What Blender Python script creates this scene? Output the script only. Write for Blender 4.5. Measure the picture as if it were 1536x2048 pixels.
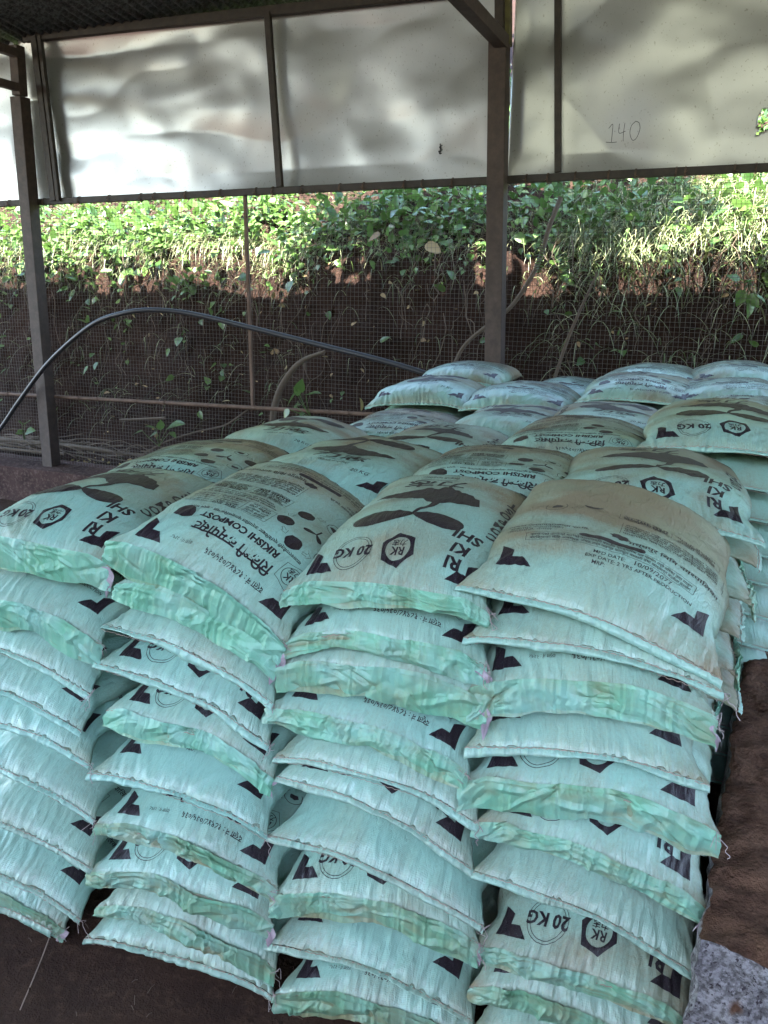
import bpy, math, random
import numpy as np
from mathutils import Matrix, Vector

for o in list(bpy.data.objects): bpy.data.objects.remove(o)
S = bpy.context.scene
C = S.collection
R = math.radians
random.seed(7)

# ------------------------------------------------------------------ camera
PITCH, ROLL, HC, FPX = 0.254, -0.0175, 1.61, 1675.0
def cam_axes():
    cp, sp = math.cos(PITCH), math.sin(PITCH)
    right = np.array([1, 0, 0.]); fwd = np.array([0, cp, -sp]); down = np.array([0, -sp, -cp])
    cr, sr = math.cos(ROLL), math.sin(ROLL)
    return cr*right+sr*down, -sr*right+cr*down, fwd
AX, AD, AF = cam_axes()
CAM = np.array([0, 0, HC])
def ray(px, py):
    return AX*(px-768)/FPX + AD*(py-1024)/FPX + AF
cd = bpy.data.cameras.new('camera'); cam = bpy.data.objects.new('camera', cd); C.objects.link(cam)
m = Matrix.Identity(4)
for i in range(3):
    m[i][0] = AX[i]; m[i][1] = -AD[i]; m[i][2] = -AF[i]; m[i][3] = CAM[i]
cam.matrix_world = m
cd.sensor_fit = 'VERTICAL'; cd.sensor_height = 24; cd.lens = 24*FPX/2048
cd.clip_start = 0.05; cd.clip_end = 900
S.camera = cam

# ------------------------------------------------------------------ world, sun, exposure
SUN_EL, SUN_AZ = 62, 205          # azimuth of the sun, clockwise from +Y (the view direction)
w = bpy.data.worlds.new('World'); S.world = w; w.use_nodes = True
nt = w.node_tree; nt.nodes.clear()
sky = nt.nodes.new('ShaderNodeTexSky'); sky.sky_type = 'NISHITA'; sky.sun_disc = False
sky.sun_elevation = R(SUN_EL); sky.sun_rotation = R(SUN_AZ); sky.air_density = 1.2; sky.dust_density = 1.5
bg = nt.nodes.new('ShaderNodeBackground'); bg.inputs[1].default_value = 0.15
wo = nt.nodes.new('ShaderNodeOutputWorld')
nt.links.new(sky.outputs[0], bg.inputs[0]); nt.links.new(bg.outputs[0], wo.inputs[0])
sl = bpy.data.lights.new('sun', 'SUN'); sl.energy = 5.0; sl.angle = R(0.53); sl.color = (1, .95, .86)
so = bpy.data.objects.new('sun', sl); C.objects.link(so)
sd = Vector((math.sin(R(SUN_AZ))*math.cos(R(SUN_EL)), math.cos(R(SUN_AZ))*math.cos(R(SUN_EL)), math.sin(R(SUN_EL))))
so.rotation_euler = sd.to_track_quat('Z', 'Y').to_euler(); so.location = (0, -6, 12)
S.view_settings.view_transform = 'Standard'; S.view_settings.look = 'None'
S.view_settings.exposure = 3.92; S.view_settings.gamma = 1
S.cycles.max_bounces = 8; S.cycles.diffuse_bounces = 3; S.cycles.glossy_bounces = 3
S.cycles.transmission_bounces = 4; S.cycles.transparent_max_bounces = 8
S.cycles.use_denoising = True; S.cycles.sample_clamp_indirect = 6
S.cycles.caustics_reflective = False; S.cycles.caustics_refractive = False

# ------------------------------------------------------------------ numpy noise
_rs = np.random.RandomState(3)
_perm = _rs.permutation(256); _perm = np.concatenate([_perm]*3)
_g = _rs.normal(size=(256, 3)); _g /= np.linalg.norm(_g, axis=1)[:, None]
def noise3(x, y, z):
    x, y, z = np.broadcast_arrays(x, y, z)
    xi = np.floor(x).astype(int); yi = np.floor(y).astype(int); zi = np.floor(z).astype(int)
    xf, yf, zf = x-xi, y-yi, z-zi
    u = xf**3*(xf*(xf*6-15)+10); v = yf**3*(yf*(yf*6-15)+10); ww = zf**3*(zf*(zf*6-15)+10)
    out = 0
    for dx in (0, 1):
        for dy in (0, 1):
            for dz in (0, 1):
                h = _perm[_perm[_perm[(xi+dx) & 255]+((yi+dy) & 255)]+((zi+dz) & 255)] & 255
                g = _g[h]
                d = g[..., 0]*(xf-dx)+g[..., 1]*(yf-dy)+g[..., 2]*(zf-dz)
                out = out + d*(u if dx else 1-u)*(v if dy else 1-v)*(ww if dz else 1-ww)
    return out*1.5
def fbm(x, y, z, n=3):
    a, r, f = 1, 0, 1
    for _ in range(n):
        r = r+a*noise3(x*f, y*f, z*f+7.3*_); a *= .5; f *= 2.03
    return r
def ridge(x, y, z):
    return 1-np.minimum(1, np.abs(noise3(x, y, z))*2.2)

# ------------------------------------------------------------------ materials
MATS = {}
def newmat(name, col=(.5, .5, .5), rough=.6, metal=0, spec=.5):
    mt = bpy.data.materials.new(name); mt.use_nodes = True
    b = mt.node_tree.nodes['Principled BSDF']
    b.inputs['Base Color'].default_value = (*col, 1); b.inputs['Roughness'].default_value = rough
    b.inputs['Metallic'].default_value = metal; b.inputs['Specular IOR Level'].default_value = spec
    MATS[name] = mt
    return mt, mt.node_tree, b
class NT:
    def __init__(s, nt): s.nt = nt
    def n(s, t, **k):
        x = s.nt.nodes.new(t)
        for a, v in k.items():
            if a.startswith('i_'):
                key = a[2:]
                x.inputs[int(key) if key.isdigit() else key].default_value = v
            else: setattr(x, a, v)
        return x
    def l(s, a, b): s.nt.links.new(a, b)
    def noise(s, co, scale, detail=3, rough=.5, dist=0):
        x = s.n('ShaderNodeTexNoise'); x.inputs['Scale'].default_value = scale; x.inputs['Detail'].default_value = detail
        x.inputs['Roughness'].default_value = rough; x.inputs['Distortion'].default_value = dist
        if co is not None: s.l(co, x.inputs['Vector'])
        return x.outputs['Fac']
    def ramp(s, f, a, b, ca=(0, 0, 0, 1), cb=(1, 1, 1, 1)):
        x = s.n('ShaderNodeValToRGB'); e = x.color_ramp.elements
        e[0].position = a; e[1].position = b; e[0].color = ca; e[1].color = cb
        s.l(f, x.inputs[0]); return x.outputs[0]
    def mix(s, f, a, b, mode='MIX'):
        x = s.n('ShaderNodeMix'); x.data_type = 'RGBA'; x.blend_type = mode
        if isinstance(f, (int, float)): x.inputs[0].default_value = f
        else: s.l(f, x.inputs[0])
        for i, v in ((6, a), (7, b)):
            if isinstance(v, tuple): x.inputs[i].default_value = (*v, 1) if len(v) == 3 else v
            else: s.l(v, x.inputs[i])
        return x.outputs[2]
    def math(s, op, a, b=0.):
        x = s.n('ShaderNodeMath'); x.operation = op
        for i, v in ((0, a), (1, b)):
            if isinstance(v, (int, float)): x.inputs[i].default_value = v
            else: s.l(v, x.inputs[i])
        return x.outputs[0]
    def scale(s, co, v):
        x = s.n('ShaderNodeVectorMath'); x.operation = 'MULTIPLY'; s.l(co, x.inputs[0]); x.inputs[1].default_value = v
        return x.outputs[0]
    def bump(s, h, st, dist, nrm=None):
        x = s.n('ShaderNodeBump'); x.inputs['Strength'].default_value = st; x.inputs['Distance'].default_value = dist
        s.l(h, x.inputs['Height'])
        if nrm is not None: s.l(nrm, x.inputs['Normal'])
        return x.outputs[0]

def cloth_mat(name, col, dirtcol, ink=False):
    mt, t, b = newmat(name, col, .42, 0, .5)
    q = NT(t)
    uv = q.n('ShaderNodeUVMap').outputs[0]; ob = q.n('ShaderNodeTexCoord').outputs['Object']
    at = q.n('ShaderNodeAttribute', attribute_name='dirt').outputs['Fac']
    oi = q.n('ShaderNodeObjectInfo').outputs['Random']
    n1 = q.noise(uv, 9, 5, .62); n2 = q.noise(uv, 160, 3, .7); n3 = q.noise(q.scale(uv, (60, 4, 1)), 3, 3, .6)
    # attribute is the local amount of dust, noise breaks it up
    d = q.math('ADD', at, q.math('MULTIPLY', q.math('SUBTRACT', n1, .5), .9))
    d = q.math('ADD', d, q.math('MULTIPLY', q.math('SUBTRACT', n2, .5), .55))
    d = q.math('MINIMUM', q.math('MAXIMUM', d, 0.), .88)
    if not ink:
        base = q.mix(q.ramp(n1, .3, .7), tuple(c*.93 for c in col), tuple(min(1, c*1.05) for c in col))
        base = q.mix(q.math('MULTIPLY', oi, .5), base, tuple(c*f for c, f in zip(col, (1.12, .95, .9))))
        base = q.mix(q.math('MULTIPLY', q.ramp(q.noise(uv, 380, 2, .6), .66, .74), .35), base, (.12, .1, .06))
        dirtc = q.mix(q.ramp(q.noise(uv, 4, 3), .4, .6), dirtcol, (.24, .22, .13)); c = q.mix(d, base, dirtc)
    else:
        c = q.mix(q.math('MULTIPLY', d, .2), col, dirtcol)
        c = q.mix(q.math('MULTIPLY', q.ramp(q.noise(uv, 420, 3, .7), .58, .72), .3), c, (.2, .35, .3))
    q.l(c, b.inputs['Base Color'])
    r = q.math('ADD', q.math('MULTIPLY', d, .4), 0.30 if not ink else .4); q.l(r, b.inputs['Roughness'])
    # weave of flat tapes plus crinkles
    wv = q.n('ShaderNodeTexWave', wave_type='BANDS', bands_direction='X'); q.l(uv, wv.inputs['Vector']); wv.inputs['Scale'].default_value = 95; wv.inputs['Distortion'].default_value = .6
    wh = q.n('ShaderNodeTexWave', wave_type='BANDS', bands_direction='Y'); q.l(uv, wh.inputs['Vector']); wh.inputs['Scale'].default_value = 95; wh.inputs['Distortion'].default_value = .6
    h = q.math('MULTIPLY', wv.outputs['Fac'], wh.outputs['Fac'])
    nb = q.bump(h, .3, .0007)
    pk = q.n('ShaderNodeAttribute', attribute_name='pucker').outputs['Fac']
    n4 = q.noise(q.scale(uv, (150, 14, 1)), 1, 2, .55)
    nb = q.bump(q.math('MULTIPLY', n4, pk), .9, .0027, nb)
    nb = q.bump(q.noise(q.scale(uv, (1, .35, 1)), 70, 4, .6, 1.2), .7, .005, nb)
    q.l(nb, b.inputs['Normal'])
    b.inputs['Coat Weight'].default_value = .12 if ink else .5; b.inputs['Coat Roughness'].default_value = .24; q.l(nb, b.inputs['Coat Normal'])
    return mt
cloth_mat('sack_cloth', (.28, .50, .415), (.22, .14, .07))
cloth_mat('sack_ink', (.016, .009, .014), (.21, .155, .09), True)
def flap_mat():
    mt, t, b = newmat('flap_cloth', (.33, .72, .5), .36)
    q = NT(t); uv = q.n('ShaderNodeUVMap').outputs[0]
    at = q.n('ShaderNodeAttribute', attribute_name='dirt').outputs['Fac']
    n1 = q.noise(uv, 14, 5, .65)
    d = q.math('MINIMUM', q.math('MAXIMUM', q.math('ADD', at, q.math('MULTIPLY', q.math('SUBTRACT', n1, .5), 1.5)), 0.), .85)
    c = q.mix(q.ramp(q.noise(uv, 5, 2), .4, .6), (.20, .48, .32), (.28, .52, .42))
    c = q.mix(d, c, (.27, .235, .125)); q.l(c, b.inputs['Base Color'])
    q.l(q.bump(q.noise(q.scale(uv, (1, .5, 1)), 60, 4, .65, .8), .6, .005), b.inputs['Normal'])
    tr = q.n('ShaderNodeBsdfTranslucent'); q.l(c, tr.inputs[0])
    ms = q.n('ShaderNodeMixShader'); ms.inputs[0].default_value = .18
    out = t.nodes['Material Output']
    q.l(b.outputs[0], ms.inputs[1]); q.l(tr.outputs[0], ms.inputs[2]); q.l(ms.outputs[0], out.inputs[0])
flap_mat()
newmat('inner_liner', (.36, .29, .32), .35)
newmat('twine', (.34, .25, .2), .85); newmat('twine_pale', (.36, .29, .28), .85)

def soil_mat(name, c1, c2, c3, sc=1., rough=.95, bd=.02):
    mt, t, b = newmat(name, c1, rough, 0, .15); q = NT(t)
    co = q.n('ShaderNodeTexCoord').outputs['Object']
    n1 = q.noise(co, 2.2*sc, 6, .65); n2 = q.noise(co, 22*sc, 5, .7); n3 = q.noise(co, 120*sc, 3, .7)
    c = q.mix(q.ramp(n1, .35, .65), c1, c2); c = q.mix(q.ramp(n2, .5, .72), c, c3)
    q.l(c, b.inputs['Base Color'])
    nb = q.bump(n2, .8, bd); nb = q.bump(n3, .7, bd*.3, nb); q.l(nb, b.inputs['Normal'])
soil_mat('floor_dirt', (.055, .030, .020), (.036, .020, .015), (.085, .048, .030), 1.6, bd=.015)
soil_mat('bank_soil', (.032, .016, .011), (.018, .010, .008), (.046, .026, .017), 1.2, bd=.04)
soil_mat('plinth_render', (.105, .062, .055), (.05, .03, .028), (.19, .13, .11), 1.9, bd=.02)
soil_mat('grassy_ground', (.085, .092, .055), (.14, .135, .095), (.05, .058, .035), .3)

def block_mat():
    mt, t, b = newmat('aerated_block', (.3, .3, .3), .95, 0, .1); q = NT(t)
    co = q.n('ShaderNodeTexCoord').outputs['Object']
    geo = q.n('ShaderNodeNewGeometry').outputs['Normal']
    sx = q.n('ShaderNodeSeparateXYZ'); q.l(geo, sx.inputs[0])
    vo = q.n('ShaderNodeTexVoronoi'); q.l(co, vo.inputs['Vector']); vo.inputs['Scale'].default_value = 130
    nz = q.noise(co, 60, 4, .7)
    grey = q.mix(q.ramp(nz, .42, .56), (.12, .11, .11), (.28, .265, .27))
    grey = q.mix(q.ramp(q.noise(co, 110, 3, .6), .60, .66), grey, (.05, .04, .045))
    br = q.mix(q.ramp(q.noise(co, 14, 5, .7), .35, .7), (.058, .029, .019), (.15, .082, .052))
    n1 = q.noise(co, 9, 4, .7)
    up = q.math('ADD', sx.outputs[2], q.math('MULTIPLY', q.math('SUBTRACT', n1, .5), .7))
    c = q.mix(q.ramp(up, .38, .5), grey, br)
    q.l(c, b.inputs['Base Color'])
    nb = q.bump(nz, .9, .01); nb = q.bump(q.noise(co, 25, 4, .7), .7, .02, nb); q.l(nb, b.inputs['Normal'])
block_mat()
def steel_mat(name, c1, c2, rough=.6):
    mt, t, b = newmat(name, c1, rough, 0.0, .4); q = NT(t)
    co = q.n('ShaderNodeTexCoord').outputs['Object']
    n = q.noise(co, 18, 6, .7); c = q.mix(q.ramp(n, .4, .68), c1, c2); q.l(c, b.inputs['Base Color'])
    q.l(q.bump(q.noise(co, 60, 4, .7), .4, .003), b.inputs['Normal'])
steel_mat('painted_steel', (.055, .038, .034), (.09, .062, .052))
steel_mat('dark_steel', (.032, .026, .024), (.055, .042, .034))
steel_mat('rusty_pipe', (.12, .075, .055), (.18, .11, .08), .75)
steel_mat('channel_steel', (.16, .14, .055), (.09, .08, .04), .55)
steel_mat('dark_cladding', (.10, .10, .10), (.16, .15, .14), .6)
newmat('mesh_wire', (.12, .105, .095), .6, .3)
newmat('pencil_mark', (.035, .035, .045), .7)
def sheet_mat():
    mt, t, b = newmat('dented_sheet', (.62, .62, .62), .36, .62); q = NT(t)
    co = q.n('ShaderNodeTexCoord').outputs['Object']
    n = q.noise(co, 3, 4, .6); sp = q.ramp(q.noise(q.scale(co, (1, 1, .8)), 85, 2, .5), .665, .70)
    n2 = q.ramp(q.noise(co, 1.3, 3, .5), .3, .7)
    c = q.mix(n, (.47, .48, .48), (.60, .61, .62))
    c = q.mix(q.math('MULTIPLY', sp, .5), c, (.2, .19, .16)); q.l(c, b.inputs['Base Color'])
    q.l(q.math('ADD', q.math('MULTIPLY', n, .12), .33), b.inputs['Roughness'])
    q.l(q.bump(q.noise(co, 260, 2, .6), .12, .001), b.inputs['Normal'])
sheet_mat()
def roof_mat():
    mt, t, b = newmat('corrugated_iron', (.3, .3, .32), .65, 0); q = NT(t)
    co = q.n('ShaderNodeTexCoord').outputs['Object']
    c = q.mix(q.ramp(q.noise(co, 40, 5, .75), .42, .6), (.03, .03, .033), (.17, .17, .185)); q.l(c, b.inputs['Base Color'])
roof_mat()
mt, t, b = newmat('hose_rubber', (.03, .03, .036), .42)
def leaf_mat(name, ca, cb, trans=.35, rough=.42):
    mt, t, b = newmat(name, ca, rough, 0, .5); q = NT(t)
    at = q.n('ShaderNodeAttribute', attribute_name='tint').outputs['Fac']
    c = q.mix(at, ca, cb); q.l(c, b.inputs['Base Color'])
    tr = q.n('ShaderNodeBsdfTranslucent'); q.l(q.mix(.4, c, (.17, .32, .06)), tr.inputs[0])
    ms = q.n('ShaderNodeMixShader'); ms.inputs[0].default_value = trans
    q.l(b.outputs[0], ms.inputs[1]); q.l(tr.outputs[0], ms.inputs[2]); q.l(ms.outputs[0], t.nodes['Material Output'].inputs[0])
leaf_mat('green_leaf', (.035, .085, .02), (.11, .19, .05), .26, .30)
leaf_mat('grass_blade', (.06, .11, .035), (.30, .30, .17), .2)
leaf_mat('dry_leaf', (.22, .13, .06), (.42, .3, .16), .25, .7)
leaf_mat('dry_twig', (.07, .047, .033), (.16, .12, .085), 0., .85)

# ------------------------------------------------------------------ object helpers
def prop(o, label=None, cat=None, group=None, kind=None):
    for k, v in (('label', label), ('category', cat), ('group', group), ('kind', kind)):
        if v: o[k] = v
    return o
def empty(name, loc, mat=None, **k):
    o = bpy.data.objects.new(name, None); C.objects.link(o); o.empty_display_size = .05
    if mat is not None: o.matrix_world = mat
    else: o.location = loc
    return prop(o, **k)
def mesh_obj(name, V, F, mats, parent=None, midx=None, uv=None, attrs=None, smooth=True, **k):
    """V (n,3) array; F list of arrays of faces (each (m,3) or (m,4)); uv per vertex; attrs name->per vertex float"""
    if not isinstance(F, list): F = [F]
    F = [np.asarray(f) for f in F if len(f)]
    me = bpy.data.meshes.new(name)
    V = np.asarray(V, dtype=np.float32)
    me.vertices.add(len(V)); me.vertices.foreach_set('co', V.ravel())
    loops = np.concatenate([f.ravel() for f in F]).astype(np.int32)
    sizes = np.concatenate([np.full(len(f), f.shape[1]) for f in F]).astype(np.int32)
    starts = np.concatenate([[0], np.cumsum(sizes)[:-1]]).astype(np.int32)
    me.loops.add(len(loops)); me.loops.foreach_set('vertex_index', loops)
    me.polygons.add(len(sizes)); me.polygons.foreach_set('loop_start', starts)
    me.polygons.foreach_set('loop_total', sizes)
    me.polygons.foreach_set('use_smooth', np.full(len(sizes), smooth))
    for x in (mats if isinstance(mats, (list, tuple)) else [mats]): me.materials.append(MATS[x])
    if midx is not None: me.polygons.foreach_set('material_index', np.asarray(midx, dtype=np.int32))
    if uv is not None:
        l = me.uv_layers.new(name='UVMap'); l.data.foreach_set('uv', np.asarray(uv, dtype=np.float32)[loops].ravel())
    for n, a in (attrs or {}).items():
        at = me.attributes.new(n, 'FLOAT', 'POINT'); at.data.foreach_set('value', np.asarray(a, dtype=np.float32))
    me.update(calc_edges=True)
    o = bpy.data.objects.new(name, me); C.objects.link(o); o.parent = parent
    return prop(o, **k)
class MB:
    def __init__(s): s.V = []; s.F = []; s.M = []; s.n = 0
    def add(s, V, F, m=0):
        V = np.asarray(V, float); s.V.append(V)
        F = np.asarray(F)+s.n
        s.F.append(F); s.M += [m]*len(F); s.n += len(V)
    def beam(s, p, q, wx, wz, up=(0, 0, 1), m=0):
        """a box from p to q, wx wide (sideways), wz high (along up)"""
        p = np.array(p, float); q = np.array(q, float); d = q-p; d /= np.linalg.norm(d)
        up = np.array(up, float); sx = np.cross(d, up); sx /= np.linalg.norm(sx); uu = np.cross(sx, d)
        V = [e+sx*a*wx/2+uu*b_*wz/2 for e in (p, q) for a, b_ in ((-1, -1), (1, -1), (1, 1), (-1, 1))]
        s.add(V, [[0, 3, 2, 1], [4, 5, 6, 7], [0, 1, 5, 4], [1, 2, 6, 5], [2, 3, 7, 6], [3, 0, 4, 7]], m)
    def tube(s, P, rad, n=8, m=0, seed=None):
        P = np.array(P, float); k = len(P); rad = np.broadcast_to(np.asarray(rad, float), (k,))
        T = np.gradient(P, axis=0); T /= np.linalg.norm(T, axis=1)[:, None]+1e-9
        ref = np.array([0.13, .21, 1.]); ref2 = np.array([1., .1, 0])
        A = np.cross(T, ref); bad = np.linalg.norm(A, axis=1) < .2; A[bad] = np.cross(T[bad], ref2)
        A /= np.linalg.norm(A, axis=1)[:, None]; B = np.cross(T, A)
        th = np.arange(n)*2*np.pi/n
        V = P[:, None]+rad[:, None, None]*(np.cos(th)[None, :, None]*A[:, None]+np.sin(th)[None, :, None]*B[:, None])
        V = V.reshape(-1, 3)
        i = np.arange(k-1)[:, None]*n; j = np.arange(n)[None]; j2 = (j+1) % n
        F = np.stack([i+j, i+j2, i+n+j2, i+n+j], -1).reshape(-1, 4)
        s.add(V, F, m)
    def build(s, name, mats, parent=None, smooth=False, attrs=None, uv=None, **k):
        return mesh_obj(name, np.concatenate(s.V), s.F, mats, parent, s.M, uv, attrs, smooth, **k)
def bevel(o, w=.004):
    b_ = o.modifiers.new('edge', 'BEVEL'); b_.width = w; b_.segments = 2; b_.limit_method = 'ANGLE'
def spline(P, n=40):
    P = np.array(P, float); k = len(P); t = np.linspace(0, k-1, n); out = []
    Q = np.vstack([2*P[0]-P[1], P, 2*P[-1]-P[-2]])
    for a in t:
        i = min(int(a), k-2); f = a-i; p0, p1, p2, p3 = Q[i:i+4]
        out.append(.5*((2*p1)+(-p0+p2)*f+(2*p0-5*p1+4*p2-p3)*f*f+(-p0+3*p1-3*p2+p3)*f**3))
    return np.array(out)

# ------------------------------------------------------------------ frames of reference
WAZ, WD = .389, 5.05
w1 = np.array([math.cos(WAZ), -math.sin(WAZ), 0]); wn = np.array([math.sin(WAZ), math.cos(WAZ), 0])
def wall_pt(px, py, off=0.):
    """point of the back wall's plane (off metres behind it) that the photograph shows at px, py"""
    d = ray(px, py); k = (WD+off-np.dot(CAM, wn))/np.dot(d, wn); return CAM+d*k
def wall_tz(px, py, off=0.):
    p = wall_pt(px, py, off); return float(np.dot(p, w1)), float(p[2])
def WP(t, z, off=0.): return wn*(WD+off)+w1*t+np.array([0, 0, z])
SAZ = .335
sw = np.array([math.cos(SAZ), -math.sin(SAZ), 0]); sn = np.array([math.sin(SAZ), math.cos(SAZ), 0])
O34 = np.array([.19, 1.46, 0.]); LEAN = .12
def front_pt(px, py):
    """point on the (slightly battered) front face of the stack"""
    nrm = sn-np.array([0, 0, LEAN]); d = ray(px, py)
    k = np.dot(O34-CAM, nrm)/np.dot(d, nrm); return CAM+d*k

# ------------------------------------------------------------------ ground, plinth, bank
def grid_obj(name, X, Y, Z, mat, **k):
    n0, n1 = X.shape; V = np.stack([X, Y, Z], -1).reshape(-1, 3)
    i = np.arange(n0-1)[:, None]*n1; j = np.arange(n1-1)[None]
    F = np.stack([i+j, i+j+1, i+n1+j+1, i+n1+j], -1).reshape(-1, 4)
    return mesh_obj(name, V, F, mat, None, None, None, None, True, **k)
a = np.concatenate([[-400, -100, -30, -12], np.linspace(-5, 5, 160), [12, 30, 100, 400]])
Xg, Yg = np.meshgrid(a, np.concatenate([[-400, -100, -30, -12], np.linspace(-3, 5.5, 140), [12, 30, 100, 400]]), indexing='ij')
near = ((np.abs(Xg) < 5.2) & (Yg > -3.1) & (Yg < 5.6))
Zg = np.where(near, .012*fbm(Xg*3, Yg*3, 0*Xg)+.006*fbm(Xg*14, Yg*14, 0*Xg+3), 0)-.01
Zg = np.where(near, Zg, -.01)
grid_obj('ground', Xg, Yg, Zg, 'floor_dirt', kind='structure')
# clods on the floor
cl = MB(); ico = None
for i in range(420):
    p = np.array([random.uniform(-1.9, .3), random.uniform(.7, 2.6), 0]); r = random.uniform(.002, .007)
    V = np.array([[1, 0, 0], [-1, 0, 0], [0, 1, 0], [0, -1, 0], [0, 0, 1], [0, 0, -1]])*r*np.random.RandomState(i).uniform(.5, 1.3, (6, 3))+p
    cl.add(V, [[0, 2, 4], [2, 1, 4], [1, 3, 4], [3, 0, 4], [2, 0, 5], [1, 2, 5], [3, 1, 5], [0, 3, 5]])
cl.build('soil_crumbs', 'floor_dirt', kind='stuff')
# added grassy rise outside the view, for reflections and to block low sky
a = np.linspace(-45, 45, 40); bb = np.linspace(-60, -6.5, 30)
X, Y = np.meshgrid(a, bb, indexing='ij')
grid_obj('added_hillside', X, Y, np.clip((-Y-8.5), 0, 60)*.42+.4*fbm(X*.2, Y*.2, 0*X)*np.clip(-Y-6.5, 0, 3)/3+.01, 'grassy_ground', kind='structure')

zpl = wall_tz(105, 925)[1]
# the low plinth that the screen wall stands on
pl = MB(); T0, T1 = -9, 4.5
n = 90; m_ = 16; ts = np.linspace(T0, T1, n); zs = np.linspace(0, zpl, m_)
G = np.array([[WP(t, z, -.27+.014*noise3(t*4., z*6., 1.)) for z in zs] for t in ts])
Gt = np.array([[WP(t, zpl+.01*noise3(t*5., 3., y*9.)-.012*(1 if y < -.26 else 0), y) for y in np.linspace(-.27, .12, 12)] for t in ts])
for g in (G, Gt):
    k = g.shape[1]; i = np.arange(n-1)[:, None]*k; j = np.arange(k-1)[None]
    pl.add(g.reshape(-1, 3), np.stack([i+j, i+k+j, i+k+j+1, i+j+1], -1).reshape(-1, 4))
pl.beam(WP(T0, zpl/2, .005), WP(T1, zpl/2, .005), .2, zpl-.03)
pl.build('plinth_wall', 'plinth_render', smooth=True, label='low rough red-brown rendered plinth under the wire mesh screen', cat='wall')

# bank: ledge, red earth cut and the slope above it
def bank_h(t, y):
    led = zpl-.02+.05*fbm(t*2, y*2, 0*t+5)
    edge = .55+.10*noise3(t*1.3, 0*t, 0*t+2.)
    top = 1.95+.12*noise3(t*.8, 0*t, 0*t+9)+.10*np.clip(t+1, -2, 3)*.3
    s = np.clip((y-edge)/.55, 0, 1); s = s*s*(3-2*s)
    return led+(top-led)*s+np.clip(y-edge-.5, 0, 40)*.55+.05*fbm(t*4, y*4, 0*t+1)*s
t_ = np.linspace(-13, 11, 440); y_ = np.concatenate([np.linspace(.1, 2, 130), np.linspace(2.2, 30, 30)])
T, Y = np.meshgrid(t_*1., y_, indexing='ij')
Z = bank_h(T, Y)
jit = .05*fbm(T*5, Z*5, 0*T)*np.clip((Y-.5)*3, 0, 1)
P = wn*(WD)+w1*T[..., None]*(1+np.clip(Y-2, 0, 30)[..., None]*.12)+wn*(Y+jit)[..., None]; P[..., 2] += Z
grid_obj('earth_bank', P[..., 0], P[..., 1], P[..., 2], 'bank_soil', kind='structure')

# added unseen wall behind the viewer, cutting the light on the lower sacks
mb = MB(); mb.beam((-9, -.75, .69), (9, -.75, .69), .2, 1.38); o = mb.build('added_front_wall', 'plinth_render', label='added chest-high wall behind the viewer that limits light on the lower sacks', cat='wall')
# ------------------------------------------------------------------ shed frame
shed = empty('shed', WP(0, 0), label='open steel-framed shed with dented sheet cladding, wire mesh screen and corrugated roof', cat='shed')
shed_inv = None
def bar(name, a, b_, wx, wz, mat, up=(0, 0, 1), bev=.003, **k):
    mb = MB(); mb.beam(a, b_, wx, wz, up); o = mb.build(name, mat, shed, **k)
    o.matrix_parent_inverse = Matrix.Translation(-Vector(shed.location)); bevel(o, bev); return o
def adopt(o):
    o.parent = shed; o.matrix_parent_inverse = Matrix.Translation(-Vector(shed.location)); return o
up_n = tuple(wn)
zA = wall_tz(540, 22)[1]; zC = wall_tz(540, 377)[1]; zP = wall_tz(500, 812)[1]
# posts
tl, _ = wall_tz(75, 600, -.08); tr_, _ = wall_tz(998, 500, -.08)
a_ = wall_pt(40, 195, -.08); b2 = wall_pt(103, 925, -.08); b2[2] = zpl-.02
bar('post', a_, b2, .095, .095, 'painted_steel', up_n)
bar('post', wall_pt(999, 70, -.08), np.array([*wall_pt(999, 760, -.08)[:2], zpl-.02]), .10, .10, 'painted_steel', up_n)
bar('post_stub', wall_pt(33, 92, -.08), wall_pt(40, 192, -.08), .075, .075, 'painted_steel', up_n)
bar('post_stub', wall_pt(1000, -60, -.10), wall_pt(1000, 66, -.10), .05, .05, 'dark_steel', up_n)
bar('channel', wall_pt(1016, -60, -.06), wall_pt(1016, 92, -.06), .035, .06, 'channel_steel', up_n)
# rails
def two(p, q, off): return wall_pt(*p, off), wall_pt(*q, off)
def ext(a, b_, k0, k1):
    d = b_-a; return a-d*k0, b_+d*k1
a, b_ = two((50, 76), (860, -12), -.03); a, b_ = ext(a, b_, .0, 1.); bar('eaves_beam', a, b_, .05, .055, 'dark_steel')
a, b_ = two((0, 408), (1536, 335), -.03); a, b_ = ext(a, b_, .9, .6); bar('lower_rail', a, b_, .035, .042, 'dark_steel')
a, b_ = two((0, 787), (1000, 843), -.03); a, b_ = ext(a, b_, 1.2, 1.4)
mb = MB(); mb.tube(np.linspace(a, b_, 30), .014, 10); adopt(mb.build('sill_pipe', 'rusty_pipe', smooth=True))
bar('mesh_upright', *two((490, 388), (506, 818), -.02), .022, .022, 'rusty_pipe', up_n)
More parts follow.
